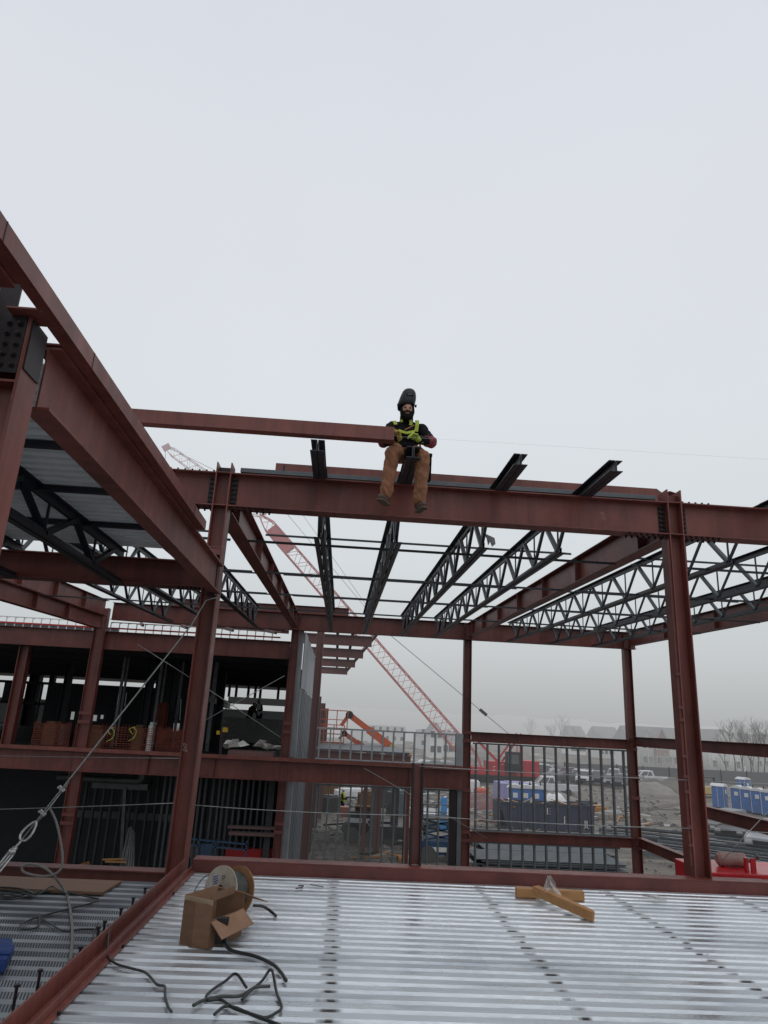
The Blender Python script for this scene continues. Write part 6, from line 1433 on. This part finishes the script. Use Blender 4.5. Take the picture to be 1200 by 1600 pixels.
long_house(X_(692, 158), X_(716, 158), 158, 3.6, 1.6, SIDW, 'low white wing beside the white gabled house', 8, 3, 1)
long_house(X_(575, 240), X_(632, 240), 240, 3.4, 2.2, SIDG, 'foggy grey roof behind the orange boom lift', 12, 5, 2)
one(MB().box(X_(545, 120), X_(580, 120), 120, 126, -2.9, -1.3), 'site_cabin', WHITE, 'white cabin roof behind the orange lifts', 'cabin')
# bare trees
def bare_tree(x, Y, h, seed, m, label, spread=.33, group='bare winter trees'):
    rnd = random.Random(seed); p = V((x, Y, ZG)); t = T('bare_tree', label, 'tree', p, group); tk_ = MB(); br = MB()
    def grow(p0, d_, L_, r, lv):
        n_ = 3; pts = [p0]; q = p0; dd = d_
        for i in range(n_): dd = (dd+V((rnd.uniform(-.12, .12), rnd.uniform(-.12, .12), .04))).normalized(); q = q+dd*L_/n_; pts.append(q)
        (tk_ if lv == 0 else br).tube(pts, [r*(1-.5*i/n_) for i in range(n_+1)], 5 if lv < 2 else 3)
        if lv >= 5 or r < .012: return
        for k_ in range(2 if lv == 0 else 3):
            a = rnd.uniform(0, 6.28); s_ = spread*(1+.25*lv); nd = (dd+V((math.cos(a)*s_, math.sin(a)*s_, rnd.uniform(-.05, .15)))).normalized(); st_ = pts[-1] if k_ < 2 else pts[-2]
            grow(st_, nd, L_*rnd.uniform(.62, .85), r*.58, lv+1)
    grow(p, V((rnd.uniform(-.08, .08), 0, 1)), h*.26, h*.013, 0)
    tk_.build('trunk', m, t); br.build('crown', m, t); return t
k = 0
for (x, Y, h, m) in ((1136, 118, 9.5, TRUNK), (1150, 122, 12.5, TRUNK), (1160, 112, 11.5, TRUNK), (1172, 118, 12, TRUNK), (1182, 110, 10.5, TRUNK), (1193, 116, 11.5, TRUNK), (1204, 108, 11, TRUNK), (1165, 130, 12, TRUNKF), (1188, 132, 12.5, TRUNKF), (1178, 125, 10, TRUNK), (1142, 140, 9, TRUNKF)):
    bare_tree(atY(x, 1200, Y).x, Y, h, 100+k, m, 'bare grey tree in the thicket behind the blue toilets, %s counted' % ORD[k], .30); k += 1
for (x, Y, h) in ((865, 150, 11), (876, 155, 12), (905, 170, 10), (948, 165, 10), (830, 180, 11), (968, 170, 9)):
    bare_tree(atY(x, 1200, Y).x, Y, h, 100+k, TRUNKF, 'faint bare tree in the fog behind the screen studs, %s counted' % ORD[k-11], .34, 'foggy bare trees'); k += 1
# thicket mass
mb = MB(); random.seed(5)
for i in range(1500):
    Y = random.uniform(120, 150); x = random.uniform(atY(985, 1200, Y).x, atY(1215, 1200, Y).x); h = random.uniform(1.0, 4.2); mb.cyl((x, Y, ZG), (x+random.uniform(-.6, .6), Y, ZG+h), .035, .01, 3)
one(mb, 'brush', TRUNKF, 'low leafless brush behind the fence', 'brush', kind='stuff')
lp = T('light_pole', 'pale post standing before the bare thicket', 'post', G0(1165, 1225)); c = G0(1165, 1225); MB().cyl(c, c+V((0, 0, 2.6)), .35, .3, 8).build('post', WHITE, lp)
for k in range(3):
    one(MB().cbox(G0(1192+k*6, 1226)+V((0, 0, .9)), (1.6, 1.0, 1.7)), 'timber_pack', WOOD, 'orange brown timber pack behind the blue toilets, %s from the left' % ORD[k], 'timber pack', 'timber packs', bevel=.05)
# ================================================================== LIGHT
w = bpy.data.worlds.new('World'); scn.world = w; w.use_nodes = True; nt = w.node_tree; nt.nodes.clear(); L = nt.links.new
sky = nt.nodes.new('ShaderNodeTexSky'); sky.sky_type = 'NISHITA'; sky.sun_disc = False
SUN_EL, SUN_AZ = R(60), R(150)
sky.sun_elevation = SUN_EL; sky.sun_rotation = SUN_AZ; sky.air_density = 1; sky.dust_density = 4
tc = nt.nodes.new('ShaderNodeTexCoord'); sx = nt.nodes.new('ShaderNodeSeparateXYZ'); L(tc.outputs['Generated'], sx.inputs[0])
S = .10
def k(c): return tuple(v/S for v in c)
r_ = nt.nodes.new('ShaderNodeValToRGB'); e = r_.color_ramp.elements
stops = [(0, (.40, .41, .415)), (.02, (.46, .475, .48)), (.10, (.585, .61, .62)), (.22, (.68, .72, .74)), (.42, (.735, .77, .81)), (.65, (.745, .77, .82)), (1, (.70, .73, .80))]
while len(e) < len(stops): e.new(.5)
for i, (p_, c_) in enumerate(stops): e[i].position = p_; e[i].color = (*c_, 1)
L(sx.outputs['Z'], r_.inputs[0])
cl_ = nt.nodes.new('ShaderNodeTexNoise'); cl_.inputs['Scale'].default_value = 1.6; cl_.inputs['Detail'].default_value = 3; L(tc.outputs['Generated'], cl_.inputs[0])
cm_ = nt.nodes.new('ShaderNodeMapRange'); L(cl_.outputs[0], cm_.inputs[0]); cm_.inputs[3].default_value = .94/S; cm_.inputs[4].default_value = 1.06/S
vm = nt.nodes.new('ShaderNodeVectorMath'); vm.operation = 'SCALE'; L(r_.outputs[0], vm.inputs[0]); L(cm_.outputs[0], vm.inputs['Scale'])
mx = nt.nodes.new('ShaderNodeMix'); mx.data_type = 'RGBA'; mx.inputs['Factor'].default_value = .95; L(sky.outputs[0], mx.inputs['A']); L(vm.outputs[0], mx.inputs['B'])
bg = nt.nodes.new('ShaderNodeBackground'); bg.inputs[1].default_value = S; L(mx.outputs['Result'], bg.inputs[0])
wo = nt.nodes.new('ShaderNodeOutputWorld'); L(bg.outputs[0], wo.inputs[0])
sd = bpy.data.lights.new('sun', 'SUN'); sd.energy = .5; sd.angle = R(40); sd.color = (1, .97, .93)
so = bpy.data.objects.new('sun', sd); COL.objects.link(so)
sdir = V((math.sin(SUN_AZ)*math.cos(SUN_EL), math.cos(SUN_AZ)*math.cos(SUN_EL), math.sin(SUN_EL)))
so.rotation_euler = sdir.to_track_quat('Z', 'Y').to_euler()
scn.view_settings.view_transform = 'Standard'; scn.view_settings.look = 'None'; scn.view_settings.exposure = 0; scn.view_settings.gamma = 1
scn.render.engine = 'CYCLES'; scn.cycles.use_denoising = True; scn.cycles.max_bounces = 6; scn.cycles.transparent_max_bounces = 8
